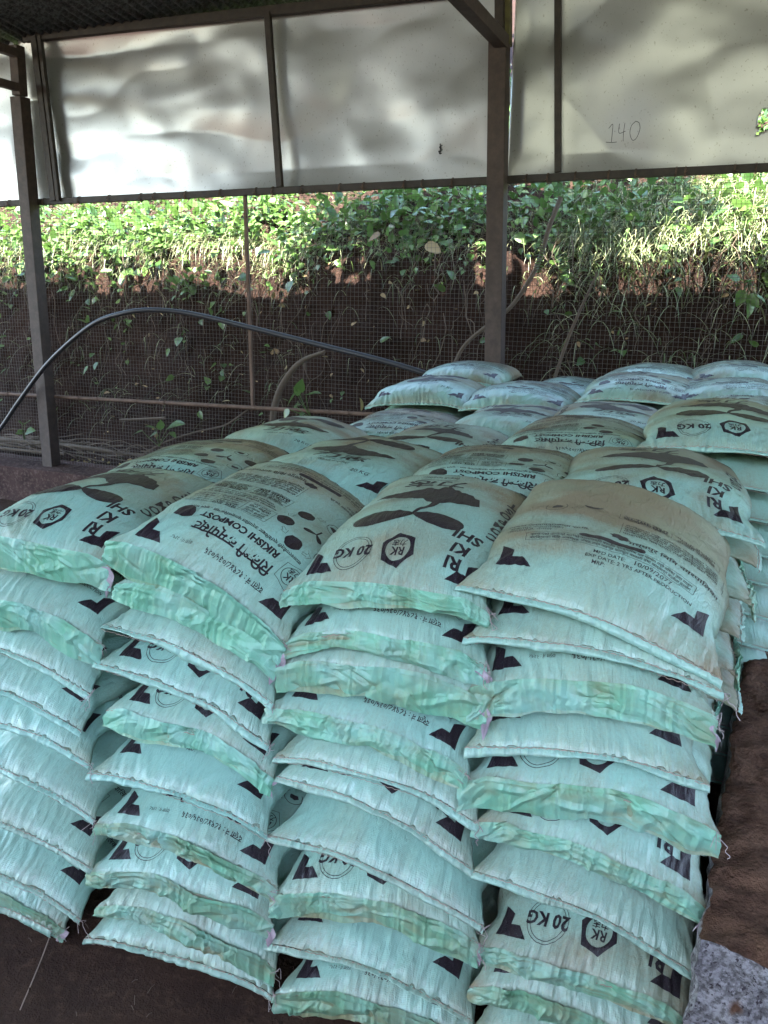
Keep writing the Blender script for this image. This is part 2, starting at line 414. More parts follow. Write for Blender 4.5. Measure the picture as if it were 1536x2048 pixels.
# mullions in front of the cladding
for p, q, w_ in (((68, 72), (108, 402), .05), ((80, 72), (118, 402), .03), ((535, 24), (560, 374), .042), ((1116, -60), (1116, 345), .036), ((1800, -60), (1820, 330), .04)):
    bar('mullion', *two(p, q, -.05), w_, .03, 'dark_steel', up_n)
for nm, (p, q), rad, n_ in (('rail', ((0, 408), (1536, 335)), .026, 26), ('pipe', ((0, 787), (1000, 843)), .017, 16)):
    rs_ = np.random.RandomState(n_)
    for f in (np.arange(n_)+rs_.uniform(.1, .9, n_))/n_:
        mb = MB(); c_ = wall_pt(p[0]+(q[0]-p[0])*f, p[1]+(q[1]-p[1])*f, -.03); th = np.linspace(0, 4.3*np.pi, 34)
        mb.tube(c_+np.cos(th)[:, None]*rad*wn+np.sin(th)[:, None]*rad*np.array([0, 0, 1.])+w1*(np.linspace(-.006, .006, 34)+.002*np.sin(th))[:, None], .0017, 5)
        mb.tube(spline([c_-wn*rad, c_-wn*(rad+.012)+[0, 0, -.01], c_-wn*(rad+.01)+w1*rs_.uniform(-.02, .02)+[0, 0, -.03*rs_.rand()]], 8), .0015, 4)
        adopt(mb.build('tie_wire', 'rusty_pipe', smooth=True))
# tie beams running towards the open side
rail_dir = -wn
def tie(px, py, L_, sz, mat='painted_steel', rise=0.):
    a = wall_pt(px, py, -.06); b_ = a+rail_dir*L_+np.array([0, 0, rise]); bar('tie_beam', a, b_, sz, sz, mat)
tie(1008, 88, 3.2, .07); tie(42, 110, 3.2, .055); tie(45, 178, 3.2, .05)

# cladding sheets (dented)
def sheet_disp(t, z):
    return 1.25*(.045*noise3(t*1.05, z*1.6, 0*t+4.2)+.017*noise3(t*2.1+z*1.2, z*2.8-t*.8, 0*t+8.)+.003*noise3(t*5-z*3, z*6+t*2, 0*t+2.)+.015*ridge(t*.9+z*1.1, z*1.7-t*.5, 0*t+1.))+.0012*noise3(t*7, z*9, 0*t)
def sheet(t0, z0b, z0t, t1, z1b, z1t, off, name='cladding_sheet', n=150, hole=None, **k):
    s_ = np.linspace(0, 1, n)[:, None]; v = np.linspace(0, 1, 80)[None]
    t = t0+(t1-t0)*s_+0*v; z = (z0b+(z1b-z0b)*s_)*(1-v)+(z0t+(z1t-z0t)*s_)*v
    e = np.clip(np.minimum(np.minimum(s_, 1-s_)*abs(t1-t0)/.08, np.minimum(v, 1-v)*8), 0, 1)
    y = off+sheet_disp(t, z)*e
    P = wn*WD+w1*t[..., None]+wn*y[..., None]; P[..., 2] += z
    V = P.reshape(-1, 3); i = np.arange(n-1)[:, None]*80; j = np.arange(79)[None]
    F = np.stack([i+j, i+j+1, i+80+j+1, i+80+j], -1).reshape(-1, 4)
    if hole:
        cen = V[F].mean(1); ct = cen@w1; d = np.hypot(ct-hole[0], (cen[:, 2]-hole[1])*.6)*(1+.5*noise3(ct*30, cen[:, 2]*30, 0*ct))
        F = F[d > hole[2]]
    o = mesh_obj(name, V, F, 'dented_sheet', None, smooth=True, **k); adopt(o)
    so_ = o.modifiers.new('thickness', 'SOLIDIFY'); so_.thickness = .0012; return o
def tz(px, py): return wall_tz(px, py, .02)
joints = [-760, 60, 1010, 1740, 2700]
def line_y(px, kind): return (76-.109*(px-50)) if kind == 't' else (408-.0475*px)
h_ = tz(1530, 240)
for i in range(4):
    x0, x1 = joints[i]+(4 if i else 0), joints[i+1]-4
    A, B_ = tz(x0, line_y(x0, 'b')), tz(x1, line_y(x1, 'b')); A2, B2 = tz(x0, line_y(x0, 't')), tz(x1, line_y(x1, 't'))
    sheet(A[0], A[1], A2[1], B_[0], B_[1], B2[1], .012+.004*(i % 2), hole=(h_[0], h_[1], .035) if i == 2 else None)
# marks drawn on the sheets
def strokes(lst, name, r=.0022):
    mb = MB()
    for st in lst:
        pts = []
        for px, py in st:
            t, z = tz(px, py); e = 1.; y = .016+sheet_disp(np.array(t), np.array(z))*e-.004; pts.append(WP(t, z, float(y)))
        mb.tube(spline(pts, max(8, len(pts)*6)), r, 5)
    adopt(mb.build(name, 'pencil_mark', smooth=True))
strokes([[(1217, 256), (1225, 248), (1224, 266), (1222, 283)], [(1211, 283), (1222, 284), (1233, 283)],
         [(1239, 247), (1237, 262), (1240, 266), (1251, 262)], [(1250, 246), (1247, 265), (1246, 282)],
         [(1272, 243), (1263, 252), (1260, 268), (1265, 280), (1273, 276), (1280, 260), (1279, 247), (1272, 243)]], 'number_140_marking')
strokes([[(881, 289), (883, 296), (880, 304), (885, 300), (880, 295), (886, 291)], [(878, 302), (880, 308), (884, 307)], [(882, 288), (881, 308)]], 'scribble_marking', .0026)

# wire mesh screen
mb = MB(); pit = .027; t0, t1 = -9., 4.4; zb, zt_ = zpl, zC+.1
ra, rb = wall_tz(0, 408), wall_tz(1536, 335)
def rail_z(t): return ra[1]+(rb[1]-ra[1])*(t-ra[0])/(rb[0]-ra[0])
def wire(P):
    P = np.array(P); w_ = .0009; k = len(P)
    V = np.concatenate([P+wn*w_, P-wn*w_+w1*w_, P-wn*w_-w1*w_] if abs(P[0][2]-P[-1][2]) > .5 else [P+wn*w_, P-wn*w_+[0, 0, w_], P-wn*w_-[0, 0, w_]])
    i = np.arange(k-1); F = [np.stack([i+a*k, i+b_*k, i+b_*k+1, i+a*k+1], -1) for a, b_ in ((0, 1), (1, 2), (2, 0))]
    mb.add(V, np.concatenate(F))
def mo(t, z): return .006+.012*noise3(t*1.2, z*1.5, 0*t+3), .006*noise3(t*2.2, z*2.2, 0*t+6), .006*noise3(t*2.1, z*2., 0*t+16)
for t in np.arange(t0, t1, pit):
    z = np.linspace(zb, rail_z(t), 24); tt = t+0*z; o_, dt, dz = mo(tt, z); wire(wn*(WD+o_)[:, None]+w1*(tt+dt)[:, None]+np.array([0, 0, 1.])*z[:, None])
for z in np.arange(zb, zt_, pit):
    t = np.linspace(t0, t1, 110); t = t[rail_z(t) > z]
    if len(t) < 3: continue
    zz = z+0*t; o_, dt, dz = mo(t, zz); wire(wn*(WD+o_+.002)[:, None]+w1*t[:, None]+np.array([0, 0, 1.])*(zz+dz)[:, None])
adopt(mb.build('wire_mesh', 'mesh_wire', smooth=True))

# corrugated roof, rising gently towards the open side
zr = zA+.035; ROOF_L, ROOF_RISE = 8.2, 1.15
u = np.linspace(-10, 6, 1600); v = np.linspace(-.07, ROOF_L, 14)
U, Vv = np.meshgrid(u, v, indexing='ij')
ph = (U/.076) % 1
prof = .013*np.sin(ph*2*np.pi)
Zr = zr+Vv/ROOF_L*ROOF_RISE+prof+(U+2.8)*0.012
P = wn*(WD-Vv)[..., None]+w1*U[..., None]; P[..., 2] += Zr
o = grid_obj('corrugated_roof', P[..., 0], P[..., 1], P[..., 2], 'corrugated_iron'); adopt(o)
o.modifiers.new('t', 'SOLIDIFY').thickness = .0015
for k in (1.3, 2.7, 4.1, 5.4, 6.8, 8.4):
    a = WP(-6, zr+k/ROOF_L*ROOF_RISE-.05, -k); b_ = WP(5, zr+k/ROOF_L*ROOF_RISE+.08, -k); bar('purlin', a, b_, .04, .05, 'dark_steel')

# added unseen panels behind the viewer, narrowing the opening that lights the sacks
def panel(name, a, b_, h):
    a = np.array(a, float); b_ = np.array(b_, float); mb = MB(); mb.beam(a+[0, 0, h/2], b_+[0, 0, h/2], .02, h); adopt(mb.build(name, 'dark_cladding'))
panel('added_front_panel', (-14, -2.9, 0), (-3.4, -2.9, 0), 5.6); panel('added_front_panel', (2.6, -2.9, 0), (9, -2.9, 0), 5.6)
# ------------------------------------------------------------------ artwork on the sacks (2D, metres; x right, y down from the mouth seam)
def visual(s):
    out = []
    for ch in s:
        if ch == 'ि' and out: out.insert(len(out)-1, ch)
        else: out.append(ch)
    return ''.join(out)
def text_tris(s, size, bold=0., res=2):
    s = visual(s)
    cu = bpy.data.curves.new('t', 'FONT'); cu.body = s; cu.size = size; cu.align_x = 'CENTER'; cu.align_y = 'CENTER'
    cu.resolution_u = res; cu.offset = bold
    o = bpy.data.objects.new('t', cu); C.objects.link(o)
    bpy.context.view_layer.update()
    me = o.evaluated_get(bpy.context.evaluated_depsgraph_get()).to_mesh()
    me.calc_loop_triangles()
    V = np.zeros(len(me.vertices)*3); me.vertices.foreach_get('co', V); V = V.reshape(-1, 3)[:, :2]
    Tn = np.zeros(len(me.loop_triangles)*3, int); me.loop_triangles.foreach_get('vertices', Tn)
    Tn = Tn.reshape(-1, 3)
    o.to_mesh_clear(); bpy.data.objects.remove(o); bpy.data.curves.remove(cu)
    return V, Tn
class Art:
    def __init__(s): s.T = []     # (n,3,2) triangle corner arrays, y up
    def tri(s, A): s.T.append(np.asarray(A, float).reshape(-1, 3, 2))
    def text(s, t, x, y, size, rot=0., bold=0., sx=1., arc=0., fit=None):
        V, F = text_tris(t, size, bold)
        if not len(F): return
        V = V.copy(); c = (V.min(0)+V.max(0))/2; V -= c
        if fit: V *= fit/(V[:, 0].max()-V[:, 0].min())*np.array([1, 1]) if sx == 1. else np.array([fit/(V[:, 0].max()-V[:, 0].min()), 1])
        else: V[:, 0] *= sx
        if arc: V[:, 1] += arc*(1-(V[:, 0]/(abs(V[:, 0]).max()))**2)
        ca, sa = math.cos(rot), math.sin(rot); V = V@np.array([[ca, sa], [-sa, ca]])
        s.tri((V+[x, -y])[F])
    def poly(s, pts):            # fan from the centroid
        p = np.array(pts, float); c = p.mean(0); s.tri([[c, p[i], p[(i+1) % len(p)]] for i in range(len(p))])
    def ear(s, pts):
        from mathutils.geometry import tessellate_polygon
        p = [Vector((*q, 0)) for q in pts]; s.tri([[pts[i] for i in t] for t in tessellate_polygon([p])])
    def path(s, pts, wd, closed=False):
        p = np.array(pts, float)
        if closed: p = np.vstack([p, p[:1]])
        wd = np.broadcast_to(wd, (len(p),))
        d = np.gradient(p, axis=0)
        if closed: d[0] = d[-1] = p[1]-p[-2]
        d /= np.linalg.norm(d, axis=1)[:, None]+1e-9; nn = np.stack([-d[:, 1], d[:, 0]], 1)*wd[:, None]/2
        for i in range(len(p)-1):
            a, b_, c, e = p[i]+nn[i], p[i]-nn[i], p[i+1]-nn[i+1], p[i+1]+nn[i+1]; s.tri([[a, b_, c], [a, c, e]])
    def seg(s, a, b_, wd): s.path(np.array([a, b_]), wd)
    def ring(s, x, y, r, wd, n=36, sq=1.): s.path([(x+r*math.cos(i*2*np.pi/n), -y+sq*r*math.sin(i*2*np.pi/n)) for i in range(n)], wd, True)
    def done(s, maxe=.006):
        T = np.concatenate(s.T)
        for _ in range(12):
            e = np.linalg.norm(T-np.roll(T, -1, 1), axis=2); l = e.max(1); big = l > maxe
            if not big.any(): break
            A = T[big]; k = e[big].argmax(1); idx = np.arange(len(A))
            p0, p1, p2 = A[idx, k], A[idx, (k+1) % 3], A[idx, (k+2) % 3]; md = (p0+p1)/2
            T = np.concatenate([T[~big], np.stack([p0, md, p2], 1), np.stack([md, p1, p2], 1)])
        return T
def corner(A, x, y, hx, hy):
    """bracket with slanted ends; corner point at x,y, arms go towards hx,hy signs (y up frame)"""
    a, w_ = .068, .024
    A.ear([(x, y), (x+hx*a, y), (x+hx*(a-w_), y+hy*w_), (x+hx*w_, y+hy*w_), (x+hx*w_, y+hy*(a-w_*.9)), (x, y+hy*(a-.002))])
def rk(A, x, y, r, filled):
    an = [math.pi/2+i*math.pi/3+.26 for i in range(6)]
    if filled:
        o_ = [(x+r*math.cos(k), -y+r*math.sin(k)) for k in an]
        n = 36; ci = [(x+r*.66*math.cos(an[0]+i*2*np.pi/n), -y+r*.66*math.sin(an[0]+i*2*np.pi/n)) for i in range(n)]
        for i in range(6):
            for j in range(6):
                f0, f1 = j/6, (j+1)/6; q0 = np.array(o_[i])*(1-f0)+np.array(o_[(i+1) % 6])*f0; q1 = np.array(o_[i])*(1-f1)+np.array(o_[(i+1) % 6])*f1
                c0, c1 = ci[(i*6+j) % n], ci[(i*6+j+1) % n]; A.tri([[q0, q1, c1], [q0, c1, c0]])
    else:
        n = 5; an = [math.pi/2+i*2*math.pi/5+.3 for i in range(5)]
        A.path([(x+r*math.cos(k), -y+r*math.sin(k)) for k in an], .0014, True)
        A.ring(x, y, r*.62, .0016)
    A.text('RK', x, y-r*.17, r*.62, bold=.0006); A.text('力志', x, y+r*.30, r*.42, bold=.0003)
def leafshape(x, y, L, W_, ang):
    out = []
    for i in range(28):
        th = i/28*2*np.pi; k = (1-math.cos(th))/2; px = k*L; py = math.sin(th)*W_/2*(.55+.75*k)
        out.append((x+px*math.cos(ang)-py*math.sin(ang), y+px*math.sin(ang)+py*math.cos(ang)))
    return out
def front_art():
    A = Art()
    for sx_ in (-1, 1):
        corner(A, sx_*.209, -.024, -sx_, -1); corner(A, sx_*.207, -.612, -sx_, 1)
    A.text('20 KG', .105, .068, .037, rot=.0, bold=.0012); A.ring(.105, .068, .040, .0013, sq=.95); A.ring(.105, .068, .047, .0013, sq=.92)
    rk(A, -.012, .072, .045, True)
    for t, y in (('RI', .064), ('KI', .110), ('SHI', .160)): A.text(t, -.157+.004*len(t), y, .046, bold=.0016)
    for t, y in (('C', .210), ('O', .247), ('M', .284), ('P', .321), ('O', .358), ('S', .395), ('T', .432)): A.text(t, -.185, y, .040, bold=.0012)
    # seedling: two leaves, stem and a ragged mound of soil
    A.poly(leafshape(.0, -.196, .145, .076, .08)); A.poly(leafshape(.002, -.200, .125, .066, math.pi-.12))
    st = spline([(.002, -.196), (-.004, -.228), (-.022, -.262), (-.03, -.305)], 14); A.path(st, np.linspace(.007, .02, 14))
    rr = np.random.RandomState(5); top = [(-.125+.27*i/16, -.306-.010*abs(i-6)*.5+.006*rr.rand()+(.016 if 4 < i < 8 else 0)) for i in range(17)]
    bot = [(.145-.27*i/26, -.352-.055*math.sin(i/26*3.0)-.012*rr.rand()-(0 if i < 15 else .018*(26-i)/11)) for i in range(1, 26)]
    A.ear(top+bot)
    A.text('力志', .02, .455, .062, bold=.0012, sx=1.3); A.seg((-.03, -.493), (.07, -.493), .002)
    A.text('रिकिशी कम्पोस्ट', .02, .515, .016, fit=.10); A.text('20 KG', .12, .55, .022)
    return A.done()
DEV = ['मलखादको प्रयोगले माटोको उर्वराशक्ति बढाउँछ', 'प्राङ्गारिक मल प्रयोग गर्ने तरिका तथा मात्रा', 'बोटबिरुवाको लागि आवश्यक पोषक तत्व पाइन्छ', 'फलफूल तरकारी तथा खाद्यान्न बालीमा प्रयोग', 'सुख्खा तथा ओभानो ठाउँमा भण्डारण गर्नुहोस']
def back_art():
    A = Art(); rr = np.random.RandomState(11)
    for sx_ in (-1, 1):
        corner(A, sx_*.209, -.024, -sx_, -1); corner(A, sx_*.207, -.612, -sx_, 1)
    A.text('दर्ता नं : १८९४८/०३५/०३६', -.05, .045, .014, fit=.17, bold=.0002); A.text('दर्ता नं : २३९८', .10, .045, .011, fit=.06)
    rk(A, -.160, .112, .038, False)
    A.text('रिकिशी कम्पोस्ट', -.006, .090, .045, bold=.0012, fit=.225)
    A.text('RIKISHI COMPOST', .004, .130, .03, bold=.0012, fit=.215)
    A.text('वातावरणमैत्री प्रविधिबाट उत्पादित प्राङ्गारिक मल - शुद्ध मल', .0, .158, .0135, fit=.30, bold=.0002)
    sh = [(.128, -.112), (.15, -.105), (.178, -.112), (.177, -.135), (.168, -.152), (.154, -.160), (.138, -.150), (.129, -.133)]
    A.poly(sh)
    # cycle diagram
    cx, cy, rx, ry = -.118, .265, .075, .078
    for i in range(6):
        k = i*math.pi/3+.3; x, y = cx+rx*math.cos(k), cy-ry*math.sin(k)
        n = 22; pts = [(x+.021*math.cos(j*2*np.pi/n)*(1+.03*rr.randn()), -y+.022*math.sin(j*2*np.pi/n)*(1+.03*rr.randn())) for j in range(n)]
        if i in (0, 3, 5, 1): A.poly(pts)
        else: A.path(pts, .0016, True); A.poly([(x+.015*math.cos(j*.8)*(.5+.5*rr.rand()), -y+.012*math.sin(j*.8)*(.5+.5*rr.rand())) for j in range(8)])
        k2 = k+math.pi/6; x, y = cx+rx*1.05*math.cos(k2), -(cy-ry*1.05*math.sin(k2)); d = np.array([-math.sin(k2), math.cos(k2)]); nn = np.array([math.cos(k2), math.sin(k2)]); p = np.array([x, y])
        A.path([p-d*.010-nn*.003, p+d*.002-nn*.004, p+d*.002-nn*.010, p+d*.013, p+d*.002+nn*.009, p+d*.002+nn*.004, p-d*.010+nn*.003], .0011, True)
    A.poly(leafshape(cx, -cy-.006, .034, .013, .45)); A.poly(leafshape(cx, -cy-.006, .03, .012, 2.4)); A.seg((cx, -cy-.004), (cx-.003, -cy-.03), .004)
    # tables of small print
    def table(x0, x1, y0, y1, rows, cols, sz):
        for i in (0, rows): 
            y = y0+(y1-y0)*i/rows; A.seg((x0, -y), (x1, -y), .0009)
        for i in range(cols+1):
            x = x0+(x1-x0)*i/cols; A.seg((x, -y0), (x, -y1), .0009)
        A.seg((x0, -(y0+(y1-y0)/rows)), (x1, -(y0+(y1-y0)/rows)), .0008)
        for i in range(rows):
            for j in range(cols):
                A.text(DEV[(i*3+j) % 5].split()[(i+j) % 4]+' '+DEV[(i+j) % 5].split()[(i*2+j) % 4], x0+(x1-x0)*(j+.5)/cols, y0+(y1-y0)*(i+.5)/rows, sz, fit=(x1-x0)/cols*rr.uniform(.6, .88), bold=.00012)
    table(-.02, .2, .188, .248, 5, 3, .009)
    for i in range(3): A.text(DEV[i], .09, .262+.012*i, .010, fit=.2-.02*i, bold=.00015)
    table(-.01, .2, .302, .355, 5, 2, .009)
    # the other end: maker, notice box and dates
    e = .622
    for k in range(5): A.text(DEV[(k+2) % 5], .10, .385+.011*k, .009, fit=.19, bold=.00012)
    for x in (.0, .07, .14, .21): A.seg((x, -.378), (x, -.438), .0009)
    A.text('रिकिशी फार्मास्युटिकल्स प्रा.लि.', -.13, e-.165, .02, fit=.15, bold=.0003)
    A.text('भक्तपुर नगरपालिका', -.15, e-.150, .011, fit=.10); A.text('काठमाडौं, नेपाल', -.16, e-.138, .011, fit=.08)
    fl = [(.005+.018*(1+.18*math.cos(j*2.1))*math.cos(j*2*np.pi/24), -(e-.160)+.011*(1+.18*math.cos(j*1.7))*math.sin(j*2*np.pi/24)) for j in range(24)]
    A.poly(fl)
    A.text('मध्यपुर थिमि नगरपालिका', .115, e-.150, .02, fit=.185, bold=.0003)
    n = 20; px_ = [(-.005+(.055+.008*math.cos(a))*(1 if math.cos(a) > 0 else -1)*1. if False else -.005+(.055 if math.cos(a) > 0 else -.055)+.008*math.cos(a), -(e-.128)+.008*math.sin(a)) for a in np.linspace(-math.pi/2, 1.5*math.pi, n, endpoint=False)]
    A.poly(px_)
    x0, x1, y0, y1 = -.165, .165, e-.122, e-.090
    A.path([(x0, -y0), (x1, -y0)], .001); A.path([(x0, -y1), (x1, -y1)], .001); A.path([(x0, -y0), (x0, -y1)], .001); A.path([(x1, -y0), (x1, -y1)], .001)
    A.text(DEV[0]+' '+DEV[1], 0, y0+.010, .012, fit=.315, bold=.00015, sx=2); A.text(DEV[2]+' '+DEV[3], 0, y0+.023, .012, fit=.315, bold=.00015, sx=2)
    A.text('MFD DATE:', -.002, e-.076, .0125, bold=.0001); A.text('10/09/2077', .085, e-.079, .0175, bold=.0001)
    A.text('EXP DATE: 2 YRS AFTER PRODUCTION', .062, e-.061, .0125, bold=.0001); A.text('MRP:', -.018, e-.047, .0125, bold=.0001)
    return A.done()
ART = {'F': front_art(), 'B': back_art()}
AW, AL = .25, .66      # half width and length of the printed panel

# ------------------------------------------------------------------ sacks
def tri(x): return np.abs(((x*.5) % 1)*2-1)
def crumple(x, y, sd, n=7):
    rs = np.random.RandomState(int(abs(sd)*10) % 99991); h = 0
    wx = x+.006*noise3(x*14, y*14, 0*x+sd); wy = y+.006*noise3(x*14+9, y*14, 0*x+sd)
    for i in range(n):
        th = rs.uniform(0, np.pi) if i % 2 else np.pi/2+rs.uniform(-.5, .5); f = rs.uniform(18, 80); m_ = np.clip(.5+1.5*noise3(x*9+i*3, y*9, 0*x+sd+i), 0, 1)
        h = h+(tri((wx*np.cos(th)+wy*np.sin(th))*f+rs.rand()*2)-.5)*m_*(34/f)
    return h*.6
def creases(x, y, sd, n=16, hgt=.06):
    rs = np.random.RandomState(int(abs(sd)*10+5) % 99991); h = 0
    for i in range(n):
        x0, y0 = rs.uniform(-.25, .25), rs.uniform(0, hgt); th = rs.uniform(-.7, .7) if i % 3 else rs.uniform(1., 2.1)
        u = (x-x0)*np.cos(th)+(y-y0)*np.sin(th); d = -(x-x0)*np.sin(th)+(y-y0)*np.cos(th); L_ = rs.uniform(.02, .09) if i % 3 else .02
        w_ = rs.uniform(.006, .014); a = rs.uniform(.003, .0075)*(1 if rs.rand() < .55 else -1)
        h = h+a*np.clip(1-np.abs(d+.004*np.sin(u*40))/w_, 0, 1)*np.exp(-(u/L_)**4)
    return h
def bag_ring(W, L, T, bow, seed, NI, NJ, nf=.21, nb=.15, rise=0., wr=1., curl=0.):
    """P[j,i]: i runs from the left side over the top (0..NI) to the right side and back underneath"""
    q = np.linspace(0, 1, NJ); v = q+.09*np.sin(2*np.pi*q)*-1
    y = v*L
    ef = 1-np.clip(1-y/nf, 0, 1)**2; eb = 1-np.clip(1-(L-y)/nb, 0, 1)**2
    E = (ef*eb)**.72
    hw = W/2*(.965-.06*np.exp(-((y-.085)/.07)**2)+.065*np.exp(-y/.03)+.05*np.exp(-(L-y)/.04))
    th = np.linspace(0, np.pi, 160); P = np.zeros((NJ, 2*NI, 3))
    a = 2/2.45
    for j in range(NJ):
        for side in (0, 1):
            b_ = T/2*(E[j]*1.08 if side == 0 else .85*E[j]**1.5)+.0007
            x = -hw[j]*np.sign(np.cos(th))*np.abs(np.cos(th))**a; z = b_*np.abs(np.sin(th))**a
            s = np.concatenate([[0], np.cumsum(np.hypot(np.diff(x), np.diff(z)))]); s /= s[-1]
            k = np.linspace(0, 1, NI+1)
            xx, zz = np.interp(k, s, x), np.interp(k, s, z)
            if side == 0: P[j, :NI, 0], P[j, :NI, 2] = xx[:-1], zz[:-1]
            else: P[j, NI:, 0], P[j, NI:, 2] = xx[::-1][:-1], -zz[::-1][:-1]
    P[..., 1] = y[:, None]
    u = P[..., 0]/(W/2)
    P[..., 2] += .020*E[:, None]+bow*(1-np.abs(u)**2.2)+rise*(y/L)[:, None]
    # normals of the smooth shape
    dj = np.gradient(P, axis=0); di = np.roll(P, -1, 1)-np.roll(P, 1, 1)
    N = np.cross(di, dj); N /= np.linalg.norm(N, axis=2)[..., None]+1e-9
    x, yy, z = P[..., 0], P[..., 1], P[..., 2]
    df = yy; dbk = L-yy; sd = seed*3.7
    top = (P[..., 2]*0+1)
    D = .0085*fbm(x*5, yy*5, z*4+sd, 2)*E[:, None]
    D = D+(.0058*np.exp(-df/.07)+.0028*np.exp(-dbk/.05)+.0005)*(ridge(x*48+2*noise3(x*8, yy*8, z+sd), yy*5, z*6+sd)-.5)*wr
    D = D+.0045*(tri(x*9+yy*7+.6*noise3(x*5, yy*5, sd+0*x))-.5)*np.clip(noise3(x*4, yy*4, sd+3+0*x)*2, 0, 1)*wr*np.exp(-df/.25)
    edge = np.clip((np.abs(u)-.62)/.38, 0, 1)
    D = D+.0042*edge*(ridge(x*7+sd, yy*26, z*9+sd)-.45)*E[:, None]*wr
    D = D+.0022*(ridge((x+.8*yy)*9, (x-.8*yy)*26, z*4+sd+5)-.5)*wr*np.clip(fbm(x*4, yy*4, sd+0*x, 1)*2+.5, 0, 1)
    D = D+.0008*noise3(x*60, yy*60, z*60+sd)*wr
    P = P+N*D[..., None]
    P[..., 0] += .012*noise3(yy*5, 0*yy+sd, 0*yy)
    P[..., 1] += .006*noise3(x*9, 0*yy+sd, 0*yy+2)*np.exp(-df/.1)
    P[..., 2] += .010*noise3(x*5, yy*3, 0*yy+sd+9)
    return P, v, L

def interp_top(P, v, L, NI, xy, off):
    """art points (x along the width, y distance from the front seam) -> positions on the top surface"""
    topP = np.concatenate([P[:, :NI], P[:, NI:NI+1]], 1)
    dj = np.gradient(topP, axis=0); di = np.gradient(topP, axis=1)
    N = np.cross(di, dj); N /= np.linalg.norm(N, axis=2)[..., None]+1e-9
    Q = topP+N*off
    fi = np.clip((xy[:, 0]/AW+1)/2*NI, 0, NI-1e-4); fj = np.clip(np.interp(xy[:, 1]/AL, v, np.arange(len(v))), 0, len(v)-1-1e-4)
    i = fi.astype(int); j = fj.astype(int); a = (fi-i)[:, None]; b_ = (fj-j)[:, None]
    return (Q[j, i]*(1-a)+Q[j, i+1]*a)*(1-b_)+(Q[j+1, i]*(1-a)+Q[j+1, i+1]*a)*b_

